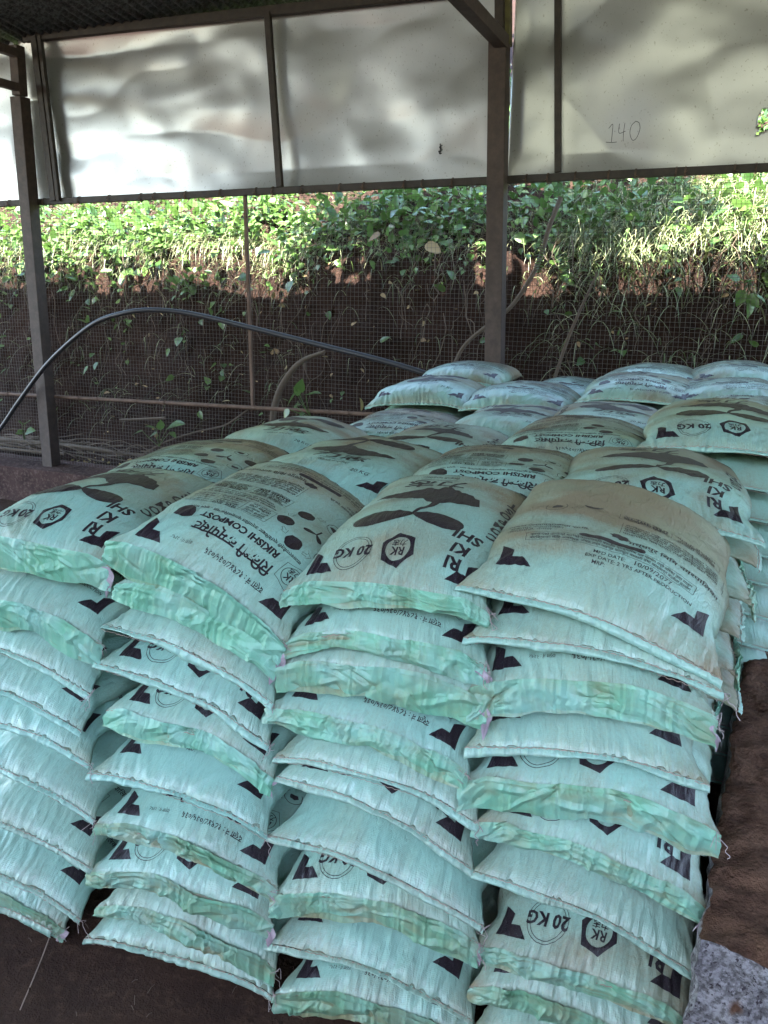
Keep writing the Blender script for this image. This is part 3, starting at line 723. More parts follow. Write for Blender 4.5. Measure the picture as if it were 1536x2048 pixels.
NBAG = [0]
def make_sack(M, W, L=.64, T=.12, bow=.03, art='F', flip=True, edge='hem', flap_h=.06, dust=.3, seed=1, detail=1, vis=1., rise=0., nf=.21,
              label=None, lift=0., flapdirt=.15, tail=True, rear=False, wr=1., sided=0.):
    """M: matrix of the sack (origin at the middle of the front seam, x along the seam, y to the back)"""
    NI, NJ = (92, 84) if detail else (24, 26)
    P, v, L = bag_ring(W, L, T, bow, seed, NI, NJ, nf=nf, rise=rise, wr=wr)
    root = empty('compost_sack', None, M, label=label, cat='sack', group='compost sacks in the stack')
    n = 2*NI; V = P.reshape(-1, 3)
    j = np.arange(NJ-1)[:, None]*n; i = np.arange(n)[None]; i2 = (i+1) % n
    F = np.stack([j+i, j+n+i, j+n+i2, j+i2], -1).reshape(-1, 4)[:, ::-1]
    s_arc = np.concatenate([np.arange(NI+1)/NI, np.arange(NI-1, 0, -1)/NI])[None]*2*AW-AW
    uv = np.stack([np.broadcast_to(s_arc+seed*.37, P.shape[:2]), np.broadcast_to(P[..., 1]+seed*1.13, P.shape[:2])], -1).reshape(-1, 2)
    # dust: settles on the upper side away from the nose, grime in the pinched ends and low sides
    x, y = P[..., 0], P[..., 1]
    istop = (np.arange(n) <= NI)[None]
    g = np.clip((y-.14)/.34, 0, 1)*dust*istop+.28*np.exp(-y/.02)+.35*np.exp(-(L-y)/.05)+np.where(istop, 0, .25)
    g = g+(.22+sided)*np.clip((np.abs(x)/(W/2)-.75)*3, 0, 1)+sided*.4+.25*np.clip(fbm(x*3, y*3, 0*x+seed*1.9, 2), 0, 1)+np.clip(dust-.15, 0, .4)*1.6*np.clip(fbm(x*4.5, y*7, 0*x+seed*2.9+40, 3)+.15, 0, 1)
    puck = (1.3*np.exp(-y/.055)+1.1*np.exp(-(L-y)/.05)+.07+.5*np.clip((np.abs(x)/(W/2)-.8)*4, 0, 1)*0).reshape(-1)
    dirt = g.reshape(-1); Fs = [F]; mid = [0]*len(F)
    if art in ART:
        Tt = ART[art]; XY = np.stack([Tt[..., 0], -Tt[..., 1]], -1)      # y down from the mouth
        XY = XY.copy()
        if flip: XY[..., 0] *= -1                                    # mouth towards the camera: seen upside down
        else: XY[..., 1] = AL-XY[..., 1]
        keep = XY[..., 1].min(1) < vis*AL; XY = XY[keep]
        ap = interp_top(P, v, L, NI, XY.reshape(-1, 2), .0011)
        k = len(ap)//3; Ft = np.arange(3*k).reshape(-1, 3)+len(V)
        nr = np.cross(ap[1::3]-ap[0::3], ap[2::3]-ap[0::3]); neg = nr[:, 2] < 0; Ft[neg] = Ft[neg][:, ::-1]
        fd = np.clip((XY.reshape(-1, 2)[:, 1]-.05)/.22, 0, 1)*dust*1.1
        V = np.concatenate([V, ap]); uv = np.concatenate([uv, XY.reshape(-1, 2)+[seed*.37, seed*1.13]]); dirt = np.concatenate([dirt, fd]); puck = np.concatenate([puck, 1.3*np.exp(-XY.reshape(-1, 2)[:, 1]/.055)+.07])
        Fs.append(Ft); mid += [1]*len(Ft)
    mesh_obj('sack_body', V, Fs, ['sack_cloth', 'sack_ink'], root, mid, uv, {'dirt': dirt, 'pucker': puck}, True)
    # ------- the mouth: either a narrow sewn hem or a deep crumpled flap beyond the stitching
    def edgepart(j_end, sgn, kind, h):
        ns, ntt = (190, 28) if detail else (30, 6)
        k = np.linspace(0, 1, ns)
        row = np.concatenate([P[j_end, :NI], P[j_end, NI:NI+1]], 0); fi = k*NI
        B = np.stack([np.interp(fi, np.arange(NI+1), row[:, c]) for c in range(3)], -1)
        s_ = B[:, 0]; tt = np.linspace(0, 1, ntt)[None]; sd = seed*5.3+(0 if sgn < 0 else 40)
        Vs, Fq, at = [], [], []
        layers = ((0, 1.), (1, 1.), (2, 1.)) if kind == 'flap' else ((0., 1.),)
        base = 0; out_ = .010+.012*((seed*37) % 10)/10
        for li, _ in layers:
            hh = h*np.clip(.86+.75*noise3(s_*4, 0*s_+sd, 0*s_+li*3)+.18*noise3(s_*16, 0*s_+sd, 0*s_), .3, 1.35)[:, None]
            if kind == 'flap':
                # li 0: outer fold with a free wavy lip, 1: second lip just behind it, 2: band from the seam down into the fold
                en = np.clip(np.minimum(k, 1-k)*9, 0, 1)[:, None]
                sx_ = s_[:, None]+0*tt; sy_ = tt*h+0*sx_
                off_ = (.005+.013*en*np.clip(.5+1.1*noise3(s_*5, 0*s_+sd, 0*s_)[:, None], 0, 1)+lift*.008)
                gap_ = (.003+.008*en*np.clip(.4+1.6*noise3(s_*6+3, 0*s_+sd, 0*s_)[:, None], 0, 1))
                cr = .0045*crumple(sx_, sy_, sd)+creases(sx_, sy_, sd, 20, h)+.007*noise3(sx_*8, sy_*9, 0*sx_+sd)*tt
                ztop = en*(.006+.010*noise3(s_*7, 0*s_+sd+2, 0*s_)[:, None]+lift*.012)
                bot = .004+out_*.6
                if li == 0: yo = sgn*(off_*(1-tt)+bot*tt+.002*np.sin(tt*np.pi)+cr); zo = ztop-(hh+ztop)*tt
                elif li == 1: yo = sgn*((off_-gap_)*(1-tt)+(bot-.002)*tt+.003*np.sin(tt*np.pi)+cr*.8); zo = ztop+.005*en-(hh*.9+ztop)*tt
                else: yo = sgn*(.001+(bot-.003)*tt+.0015*np.sin(tt*6)); zo = -hh*.95*tt
            else:
                yo = sgn*(.002+.006*np.sin(tt*np.pi*.9)+.006*tt*(1+noise3(s_[:, None]*8, 0*tt, 0*tt+sd)))+.004*crumple(s_[:, None]+0*tt, tt*h+0*s_[:, None], sd)*sgn
                zo = -hh*tt*(1+.45*noise3(s_[:, None]*7, 0*tt, 0*tt+sd+4))
            G = np.zeros((ns, ntt, 3)); G[..., 0] = B[:, 0:1]+(.006*noise3(s_[:, None]*6, tt*3, 0*tt+sd) if kind == 'flap' else 0)
            G[..., 1] = B[:, 1:2]+yo; G[..., 2] = B[:, 2:3]+zo
            i = np.arange(ns-1)[:, None]*ntt; jj = np.arange(ntt-1)[None]
            Vs.append(G.reshape(-1, 3)); Fq.append(np.stack([i+jj, i+ntt+jj, i+ntt+jj+1, i+jj+1], -1).reshape(-1, 4)+base); base += ns*ntt
            dd = flapdirt-.15+.12*np.exp(-tt/.06)+.2*np.clip(noise3(s_[:, None]*7, tt*2, 0*tt+sd+11)*2, 0, 1)*(flapdirt*3)+0*G[..., 0]
            if kind == 'flap': dd = dd+np.clip(-cr*30, 0, .3)+(.3 if li == 2 else 0)+.35*np.clip(noise3(s_[:, None]*11, tt*3, 0*tt+sd+21)*2-.2, 0, 1)*min(1, flapdirt*2.5)  # creases and the inner band also darkened through the dirt amount
            at.append(dd.reshape(-1))
        V2 = np.concatenate(Vs); F2 = np.concatenate(Fq); at = np.concatenate(at)
        uv2 = np.stack([V2[:, 0]+seed, V2[:, 2]+V2[:, 1]+seed], -1); mi = [0]*len(F2)
        mb = MB()
        # stitching twine along the seam, with a loose curly end at the corner
        xs = np.linspace(0, ns-1, 150 if detail else 30); Bx = np.stack([np.interp(xs, np.arange(ns), B[:, c]) for c in range(3)], -1)
        zz = .0012*np.sin(np.arange(len(xs))*1.3)
        for dz in ((-.001, -.012) if kind == 'hem' and seed % 3 else (-.001,)):
            Pt = Bx.copy(); Pt[:, 1] += sgn*(.0035+.004*(-dz*80)); Pt[:, 2] += zz+dz+.002*noise3(Bx[:, 0]*30, 0*xs+sd, 0*xs); mb.tube(Pt, .0011 if dz > -.005 else .0007, 5, 0)
        if tail and detail:
            for e_ in ((-1,) if seed % 3 else ()):
                rs = np.random.RandomState(int(seed*7+e_+50)); p = B[e_]+[0, sgn*.006, 0]; pts = [p]
                for q_ in range(6):
                    p = p+np.array([rs.uniform(-.006, .009), sgn*rs.uniform(-.002, .006), -rs.uniform(.001, .011)]); pts.append(p)
                mb.tube(spline(pts, 34), .0008, 5, 1)
                for _q in range(3):
                    p = B[e_]+[0, sgn*.004, 0]; mb.tube(spline([p, p+rs.uniform(-.014, .014, 3), p+rs.uniform(-.02, .02, 3)+[0, sgn*.008, -.006]], 10), .0007, 4, 1)
        if kind == 'flap' and detail and seed % 3 != 1:
            uu_, vv_ = np.meshgrid(np.linspace(0, 1, 9), np.linspace(0, 1, 14), indexing='ij')
            Gx = B[-1, 0]+.004-.026*uu_*(1-.5*vv_)+.008*np.sin(vv_*5+seed); Gz = B[-1, 2]-h*(.7+.4*((seed*13) % 7)/7)*vv_*(1+.25*np.sin(uu_*7+seed)); Gy = B[-1, 1]+sgn*(.006+.012*vv_)+sgn*.010*crumple(uu_*.03, vv_*.06, sd+9)
            ii = np.arange(8)[:, None]*14; jj_ = np.arange(13)[None]
            mb.add(np.stack([Gx, Gy, Gz], -1).reshape(-1, 3), np.stack([ii+jj_, ii+14+jj_, ii+15+jj_, ii+jj_+1], -1).reshape(-1, 4), 2)
        V3 = np.concatenate(mb.V); F3 = [f+len(V2) for f in mb.F]
        V2 = np.concatenate([V2, V3]); uv2 = np.concatenate([uv2, V3[:, :2]]); at = np.concatenate([at, 0*V3[:, 0]])
        nmf = 'mouth_flap' if kind == 'flap' else 'sewn_hem'
        o = mesh_obj(nmf, V2, [F2]+F3, ['flap_cloth' if kind == 'flap' else 'sack_cloth', 'twine', 'twine_pale', 'inner_liner'], root, mi+[m+1 for m in mb.M], uv2, {'dirt': at, 'pucker': np.full(len(at), .8)}, kind != 'flap')
        return o
    edgepart(0, -1, edge, flap_h*.88 if edge == 'flap' else .014)
    if rear: edgepart(NJ-1, 1, 'hem', .018)
    NBAG[0] += 1
    return root

def frame_from(Pl, Pr, yaw=0.):
    x = Pr-Pl; wdt = np.linalg.norm(x); x = x/wdt
    yd = sn*math.cos(yaw)+sw*math.sin(yaw); yd = yd-x*np.dot(yd, x)*.5; yd[2] *= .2
    y = yd-x*np.dot(yd, x); y /= np.linalg.norm(y); z = np.cross(x, y)
    M = Matrix.Identity(4); c = (Pl+Pr)/2
    for i in range(3): M[i][0], M[i][1], M[i][2], M[i][3] = x[i], y[i], z[i], c[i]
    return M, wdt

ORD = ['top', 'second', 'third', 'fourth', 'fifth', 'sixth', 'seventh', 'eighth', 'ninth', 'bottom']
# (left seam px, right seam px, edge, flap height, print, mouth towards camera, dust, extra words)
COLS = {
 1: [((-190, 1075), (224, 1133), 'flap', .085, 'F', 1, .5), ((-190, 1165), (202, 1288), 'flap', .075, 'B', 0, .1), ((-190, 1245), (184, 1388), 'hem', 0, 'B', 0, .1),
     ((-190, 1330), (166, 1460), 'hem', 0, 'B', 0, .1), ((-190, 1400), (176, 1524), 'hem', 0, 'B', 0, .12), ((-190, 1475), (190, 1636), 'hem', 0, 'N', 0, .15),
     ((-190, 1585), (186, 1738), 'hem', 0, 'B', 0, .2), ((-190, 1680), (160, 1836), 'hem', 0, 'B', 0, .2), ((-190, 1740), (128, 1858), 'flap', .05, 'B', 0, .15),
     ((-190, 1800), (108, 1925), 'hem', 0, 'N', 0, .3)],
 2: [((222, 1085), (574, 1292), 'flap', .075, 'B', 1, .45), ((236, 1168), (556, 1318), 'flap', .06, 'B', 1, .1), ((210, 1246), (545, 1408), 'hem', 0, 'B', 0, .1),
     ((194, 1328), (538, 1488), 'hem', 0, 'F', 1, .1), ((216, 1420), (546, 1555), 'flap', .05, 'F', 1, .12), ((180, 1542), (536, 1667), 'hem', 0, 'B', 0, .15),
     ((192, 1650), (552, 1775), 'flap', .035, 'B', 1, .2), ((178, 1745), (542, 1846), 'flap', .045, 'F', 1, .2), ((196, 1812), (550, 1938), 'flap', .035, 'N', 1, .3),
     ((174, 1922), (552, 1992), 'hem', 0, 'B', 0, .3)],
 3: [((575, 1182), (981, 1225), 'flap', .05, 'F', 1, .45), ((568, 1286), (972, 1330), 'flap', .045, 'B', 1, .12), ((560, 1335), (973, 1398), 'flap', .07, 'B', 1, .2),
     ((540, 1418), (938, 1552), 'flap', .04, 'B', 1, .2), ((548, 1512), (952, 1640), 'hem', 0, 'N', 0, .25), ((555, 1552), (943, 1733), 'hem', 0, 'F', 1, .2),
     ((540, 1670), (968, 1853), 'hem', 0, 'N', 1, .25), ((546, 1786), (956, 1884), 'flap', .055, 'F', 1, .4), ((536, 1885), (944, 2035), 'hem', 0, 'B', 0, .4),
     ((552, 1988), (950, 2082), 'flap', .07, 'B', 1, .4)],
 4: [((918, 1172), (1440, 1356), 'hem', 0, 'B', 0, .9), ((934, 1276), (1444, 1382), 'hem', 0, 'B', 0, .2), ((940, 1374), (1428, 1432), 'flap', .07, 'B', 1, .2),
     ((930, 1496), (1409, 1566), 'hem', 0, 'B', 0, .2), ((924, 1568), (1434, 1664), 'flap', .065, 'F', 1, .3), ((956, 1646), (1414, 1822), 'flap', .04, 'F', 1, .3),
     ((948, 1746), (1393, 1954), 'hem', 0, 'N', 0, .3), ((948, 1896), (1398, 2058), 'flap', .045, 'F', 1, .45), ((944, 1972), (1392, 2140), 'flap', .045, 'F', 1, .4),
     ((950, 2060), (1400, 2220), 'hem', 0, 'N', 1, .4)]}
COLN = {1: 'leftmost front column', 2: 'second front column from left', 3: 'third front column from left', 4: 'front column by the block wall'}
for c, rows in COLS.items():
    for r, (pl_, pr_, ed, fh, art, fl, du) in enumerate(rows):
        A_, B_ = front_pt(*pl_), front_pt(*pr_)
        if A_[2] < .02: A_[2] = .02
        if B_[2] < .02: B_[2] = .02
        if c == 1: A_ = B_+(A_-B_)/np.linalg.norm(A_-B_)*.47
        M, wdt = frame_from(A_, B_, {(2, 0): .12, (3, 0): -.02}.get((c, r), random.uniform(-.03, .03)))
        lab = '%s sack with %s, %s in the %s' % ({'F': 'seedling-printed', 'B': 'text-printed', 'N': 'plain-faced'}[art], 'crumpled flap' if ed == 'flap' else 'stitched hem', ORD[r], COLN[c])
        make_sack(M, min(max(wdt, .40), .52), T=.118 if r else .135, bow=.030, art=art, flip=bool(fl), edge=ed, flap_h=fh, dust=du,
                  seed=c*11+r+1, vis=(.50 if c == 4 else 1.) if r == 0 else .34, label=lab, lift=.9 if (c, r) == (2, 0) else random.uniform(0, .25), flapdirt=.08 if c < 3 and r < 6 else .2+.02*r,
                  sided=.2 if c == 4 else 0., rise={1: -.01, 2: .05, 3: .05, 4: .07}[c] if r == 0 else .0, L=.66)

# rows further back: crest of each top sack in the photograph
PITCHR = .575
ROWS = {
 2: [((430, 893), 'B', 1, .7), ((712, 890), 'F', 0, .5), ((1030, 908), 'B', 1, .7), ((1320, 913), 'F', 1, .85)],
 3: [((610, 847), 'F', 0, .55), ((885, 861), 'F', 1, .5), ((1165, 846), 'B', 1, .7), ((1450, 813), 'F', 1, .6)],
 4: [((826, 828), 'B', 1, .95), ((1030, 817), 'F', 0, .6), ((1225, 812), 'F', 0, .8), ((1520, 800), 'B', 0, .5)],
 5: [((880, 757), 'F', 0, .55), ((1060, 767), 'B', 0, .5), ((1285, 749), 'B', 1, .6), ((1468, 759), 'B', 0, .6)],
 6: [((945, 725), 'B', 0, .6), ((1157, 760), 'B', 0, .7), ((1306, 730), 'B', 0, .7), ((1482, 728), 'B', 0, .7)]}
RN = {2: 'second', 3: 'third', 4: 'fourth', 5: 'fifth', 6: 'last'}
CN = {0: 'leftmost', 1: 'second', 2: 'third', 3: 'rightmost'}
support = None
def mat_at(c, yaw, tilt=0.):
    M = Matrix.Translation(Vector(c)) @ Matrix.Rotation(-SAZ+yaw, 4, 'Z') @ Matrix.Rotation(tilt, 4, 'Y')
    return M
SUP = []
for r, lst in ROWS.items():
    for ci, (px, art, fl, du) in enumerate(lst):
        d = (r-1)*PITCHR+.38
        q0 = O34+sn*(d+LEAN*1.0); dr = ray(*px); k = np.dot(q0-CAM, sn)/np.dot(dr, sn); crest = CAM+dr*k
        W_ = .47; T_ = .112
        c = crest-sn*(.42 if r < 5 else .38); c[2] = crest[2]-.014-T_/2*1.08-.030
        yaw = random.uniform(-.08, .08); wh = 'with seedling print' if art == 'F' else 'with small print'
        make_sack(mat_at(c, yaw, random.uniform(-.05, .05)), W_+.05, L=.70 if r < 5 else .64, T=T_, bow=.028, art=art, flip=bool(fl), edge='hem', dust=du, seed=100+r*7+ci,
                  label='dusty mint sack %s on top of the %s row back, %s across' % (wh, RN[r], CN[ci]), wr=1.1)
        SUP.append((c, yaw, r, ci))
# sacks underneath, hidden inside the stack, share one mesh
base_body = None
def support_sack(c, yaw, lab, W_=.46):
    global base_body
    M = mat_at(c, yaw)
    if base_body is None:
        root = make_sack(M, W_, L=.64, T=.115, bow=.02, art='N', edge='hem', dust=.4, seed=77, detail=0, label=lab)
        base_body = root; return root
    root = base_body.copy(); C.objects.link(root); root.matrix_world = M; root['label'] = lab
    for ch in base_body.children:
        k = ch.copy(); C.objects.link(k); k.parent = root
    return root
for c, yaw, r, ci in SUP:
    z = c[2]-.1; k = 0
    while z > .02:
        yy = yaw+random.uniform(-.04, .04)
        if r == 2 and ci == 3 and k < 7:     # these lie crosswise with their mouths to the side
            cc = c+sn*.30+sw*(.21+random.uniform(-.01, .05)); cc[2] = z+.01
            make_sack(mat_at(cc, math.pi/2+random.uniform(-.08, .08)), .46, L=.56, T=.115, bow=.02, art='N', edge='flap' if k % 2 else 'hem', flap_h=.05, dust=.8,
                      seed=200+k, label='dirty sack lying crosswise at the side by the block wall, %s from the top' % ORD[k+1], flapdirt=.25, sided=.4)
        else:
            cc = c+sn*random.uniform(-.01, .02)+sw*random.uniform(-.01, .01); cc[2] = z
            support_sack(cc, yy, 'plain mint sack buried under others inside the stack')
        z -= .098; k += 1

# ------------------------------------------------------------------ low block wall at the right
hw_ = .52
def lvl(px, py, z):
    d = ray(px, py); k = (z-HC)/d[2]; return CAM+d*k
A_ = lvl(1398, 1885, hw_); B_ = lvl(1492, 1290, hw_)
dirw = (B_-A_)/np.linalg.norm(B_-A_); side = np.array([dirw[1], -dirw[0], 0])
n0, n1 = 150, 60
mbk = MB()
def rough(G, amp=.015):
    x, y, z = G[..., 0], G[..., 1], G[..., 2]
    N_ = np.stack([fbm(x*14, y*14, z*14, 4), fbm(x*14+9, y*14, z*14, 4), fbm(x*14, y*14+7, z*14, 4)], -1); return G+N_*amp
LW, WW = 2.6, .45
s0 = np.linspace(0, LW, n0)
path = [(0., 0.), (0., hw_-.02), (.004, hw_-.006), (.02, hw_), (WW-.02, hw_), (WW, hw_-.02), (WW, 0)]
cs = []
for i in range(len(path)-1):
    k = max(2, int(np.hypot(path[i+1][0]-path[i][0], path[i+1][1]-path[i][1])/.014))
    for f in np.linspace(0, 1, k, endpoint=False): cs.append((path[i][0]*(1-f)+path[i+1][0]*f, path[i][1]*(1-f)+path[i+1][1]*f))
cs.append(path[-1]); cs = np.array(cs)
G = A_[None, None]*[1, 1, 0]+dirw*s0[:, None, None]+side*cs[None, :, 0:1]+np.array([0, 0, 1.])*cs[None, :, 1:2]
G = rough(G)
G[..., 2] += .012*np.sin(s0/.4*2*np.pi)[:, None]*0-.012*np.exp(-((np.mod(s0, .40)-.2)/.012)**2)[:, None]*(cs[None, :, 1] > hw_-.03)
kk = len(cs); i = np.arange(n0-1)[:, None]*kk; j = np.arange(kk-1)[None]
mbk.add(G.reshape(-1, 3), np.stack([i+j, i+j+1, i+kk+j+1, i+kk+j], -1).reshape(-1, 4))
# near end face
e0 = G[0]; uu = np.linspace(0, WW, 34); zz = np.linspace(0, hw_, 30)
H = A_[None, None]*[1, 1, 0]+side*uu[:, None, None]+np.array([0, 0, 1.])*zz[None, :, None]+dirw*0
H = rough(H); i = np.arange(33)[:, None]*30; j = np.arange(29)[None]
mbk.add(H.reshape(-1, 3), np.stack([i+j, i+30+j, i+30+j+1, i+j+1], -1).reshape(-1, 4))
mbk.build('block_wall', 'aerated_block', smooth=True, label='low speckled grey block wall with a brown dirt-covered top beside the sacks', cat='wall')

# ------------------------------------------------------------------ hose
hp = [(-60, 930), (0, 858), (40, 800), (100, 722), (180, 652), (240, 628), (300, 620), (380, 627), (500, 655), (640, 690), (760, 720), (850, 747), (960, 790)]
P = spline([wall_pt(x, y, -.22+.03*math.sin(i)) for i, (x, y) in enumerate(hp)], 120)
mb = MB(); mb.tube(P, .0165, 12); mb.build('water_hose', 'hose_rubber', smooth=True, label='thick black hose arching in front of the wire mesh down behind the sacks', cat='hose')

# ------------------------------------------------------------------ vegetation
def leaf_template(kind):
    if kind == 'ovate':
        s_ = [0, .12, .35, .6, .82, 1.]; w_ = [.02, .26, .34, .27, .13, 0]
    elif kind == 'blade':
        s_ = [0, .25, .5, .75, 1.]; w_ = [.5, .5, .42, .28, 0]
    elif kind == 'round':
        s_ = [0, .1, .3, .6, .85, 1.]; w_ = [.05, .34, .48, .46, .28, .02]
    V, F = [], []
    for a, b_ in zip(s_, w_): V += [(-b_, a, .18*b_), (0, a, -.10*b_), (b_, a, .18*b_)]
    for i in range(len(s_)-1):
        k = i*3; F += [[k, k+1, k+4, k+3], [k+1, k+2, k+5, k+4]]
    V = np.array(V, float); V[:, 2] -= .22*V[:, 1]**2
    return V, np.array(F)
TPL = {k: leaf_template(k) for k in ('ovate', 'blade', 'round')}
def scatter(name, pos, nrm, size, kind, mat, width=1., spread=.6, droop=0., parent=None, seed=1, tint=None, **k):
    """many leaves, each a folded curved blade, merged into one object"""
    rs = np.random.RandomState(seed); V, F = TPL[kind]; n = len(pos)
    size = np.broadcast_to(size, (n,))
    y = nrm+rs.normal(size=(n, 3))*spread; y[:, 2] -= droop; y /= np.linalg.norm(y, axis=1)[:, None]
    up = np.array([0, 0, 1.])+rs.normal(size=(n, 3))*.45-wn*.35; x = np.cross(y, up); x /= np.linalg.norm(x, axis=1)[:, None]+1e-9; z = np.cross(x, y)
    A = (V[None, :, 0:1]*width*x[:, None]+V[None, :, 1:2]*y[:, None]+V[None, :, 2:3]*z[:, None])*size[:, None, None]+pos[:, None]
    FF = (F[None]+(np.arange(n)*len(V))[:, None, None]).reshape(-1, 4)
    ti = np.repeat(rs.rand(n) if tint is None else tint, len(V))
    return mesh_obj(name, A.reshape(-1, 3), FF, mat, parent, attrs={'tint': ti}, smooth=True, **k)
rs = np.random.RandomState(21)
def bank_pos(t, y, up=0.):
    z = bank_h(t, y)+up; sc = (1+np.clip(y-2, 0, 30)*.12)
    return wn*WD+w1*(t*sc)[:, None]+wn*y[:, None]+np.array([0, 0, 1.])*z[:, None]
# leafy undergrowth over the top edge: dense clumps along the crest and up the slope
NC = 1500
cen_t = rs.uniform(-11.5, 6, NC); cen_y = rs.uniform(.9, 4.6, NC)
cen_y[:420] = rs.uniform(.72, 1.5, 420); cen_t[:420] = rs.uniform(-8, 5, 420)
pos, nr, sz = [], [], []
for a, b_ in zip(cen_t, cen_y):
    k = rs.randint(18, 46); r = rs.uniform(.08, .26)
    if -3.0 < a < -1.2 and b_ < 1.15: k = k//3
    if a > -.9 and b_ < 1.5 and rs.rand() < .6: continue
    off = rs.normal(size=(k, 3))*r*.6
    p = bank_pos(np.full(k, a), np.full(k, b_), r*.5)+off; pos.append(p); nr.append(off/r+[0, 0, .3]-wn*.4); sz.append(np.full(k, rs.uniform(.04, .095)))
pos, nr, sz = np.concatenate(pos), np.concatenate(nr), np.concatenate(sz)*rs.uniform(.6, 1.3, len(np.concatenate(sz)))
kp = (pos[:, 2] > 1.68+.16*(pos@w1 > -3)-.10+.30*noise3(pos@w1*1.7, 0*pos[:, 0], 0*pos[:, 0])) | (rs.rand(len(pos)) < .12); pos, nr, sz = pos[kp], nr[kp], sz[kp]
scatter('undergrowth', pos, nr, sz, 'ovate', 'green_leaf', seed=2, kind_=None) if False else None
prop(scatter('undergrowth', pos, nr, sz, 'ovate', 'green_leaf', seed=2, droop=.25), kind='stuff')
# trailing leaves on the cut
k = 900; t = rs.uniform(-10, 3, k); y = .62+rs.rand(k)**.7*.5
p = bank_pos(t, y, .0)-wn*.05; keep = p[:, 2] > 1.6+rs.rand(k)*.45-.25*(t < -3.); p = p[keep]
prop(scatter('trailing_leaves', p, np.tile(-wn, (len(p), 1)), rs.uniform(.025, .07, len(p)), 'ovate', 'green_leaf', seed=3, droop=.5), kind='stuff')
# dry leaves and litter
k = 700; t = rs.uniform(-5, 4, k); y = rs.uniform(.15, 1.2, k); p = bank_pos(t, y, .02)-wn*.03
prop(scatter('leaf_litter', p, rs.normal(size=(k, 3)), rs.uniform(.02, .055, k), 'ovate', 'dry_leaf', seed=4, droop=.2), kind='stuff')
# grass: long drooping blades
def grass(name, t0, t1, y0, y1, n, ln, droop, seed, wd=.005):
    rs = np.random.RandomState(seed); t = rs.uniform(t0, t1, n); y = rs.uniform(y0, y1, n); p = bank_pos(t, y); K = 7
    kp = (p[:, 2] > 1.62+.25*noise3(t*1.5, 0*t+4, 0*t)) | (rs.rand(n) < .3) | (name == 'ledge_grass'); p = p[kp]; n = len(p)
    L_ = ln*rs.uniform(.5, 1.2, n); d0 = np.array([0, 0, 1.])-wn*rs.uniform(.3, 1.2, (n, 1))+w1*rs.normal(size=(n, 1))*.5; d0 /= np.linalg.norm(d0, axis=1)[:, None]
    side = np.cross(d0, np.array([0, 0, 1.])+.3*rs.normal(size=(n, 3))); side /= np.linalg.norm(side, axis=1)[:, None]
    V = np.zeros((n, K, 2, 3)); cur = p.copy(); d = d0.copy()
    for q_ in range(K):
        w_ = wd*(1-q_/(K-1))**.6+.0004; V[:, q_, 0] = cur-side*w_/2; V[:, q_, 1] = cur+side*w_/2
        d[:, 2] -= droop*rs.uniform(.6, 1.3, n); d /= np.linalg.norm(d, axis=1)[:, None]; cur = cur+d*(L_/K)[:, None]
    i = (np.arange(n)*K*2)[:, None]+(np.arange(K-1)*2)[None]; F = np.stack([i, i+1, i+3, i+2], -1).reshape(-1, 4)
    mesh_obj(name, V.reshape(-1, 3), F, 'grass_blade', None, attrs={'tint': np.repeat(rs.rand(n), K*2)}, smooth=True, kind='stuff')
gt0, gt1 = wall_tz(1120, 450, .9)[0], wall_tz(1560, 450, .9)[0]
grass('hanging_grass', gt0, gt1+.5, .72, 1.9, 3600, .50, .36, 5, .007)
grass('bank_grass', -7.5, -3.1, .70, 1.4, 2600, .42, .42, 6)
grass('thin_grass', -3.1, -.9, .75, 1.6, 700, .35, .45, 8)
grass('slope_grass', -11, 6, .95, 4.6, 12000, .22, .25, 12, .008)
grass('ledge_grass', -6., 1., .15, .5, 260, .12, .25, 9, .004)
# roots and dead stems hanging on the cut
mb = MB(); rs = np.random.RandomState(33)
for _ in range(150):
    t = rs.uniform(-6, 1.2); z0 = rs.uniform(1.1, 2.1); pts = []
    a = t; z = z0
    yv = .62+.25*(z0-zpl)/1.2
    for q_ in range(6):
        pts.append(WP(a, z, yv-.08-.02*rs.rand())); a += rs.normal()*.03; z -= rs.uniform(.03, .11); yv -= .012
    mb.tube(spline(pts, 12), rs.uniform(.0012, .0035), 4)
V_ = np.concatenate(mb.V); mb.build('hanging_roots', 'dry_twig', smooth=True, attrs={'tint': rs.rand(len(V_))}, kind='stuff')
mb = MB()
for _ in range(150):
    t = rs.uniform(-6, -2.2); y = rs.uniform(.14, .55); a = rs.uniform(-.5, .5) if rs.rand() < .7 else rs.uniform(0, 3.1); L_ = rs.uniform(.15, .6)
    d = w1*math.cos(a)+wn*math.sin(a)*.5; p = WP(t, zpl+.03+rs.rand()*.07, y)
    mb.tube(spline([p, p+d*L_*.5+[0, 0, rs.uniform(-.02, .05)], p+d*L_+[0, 0, rs.uniform(-.03, .06)]], 10), rs.uniform(.002, .006), 5)
V_ = np.concatenate(mb.V); mb.build('twig_litter', 'dry_twig', smooth=True, attrs={'tint': rs.rand(len(V_))}, kind='stuff')

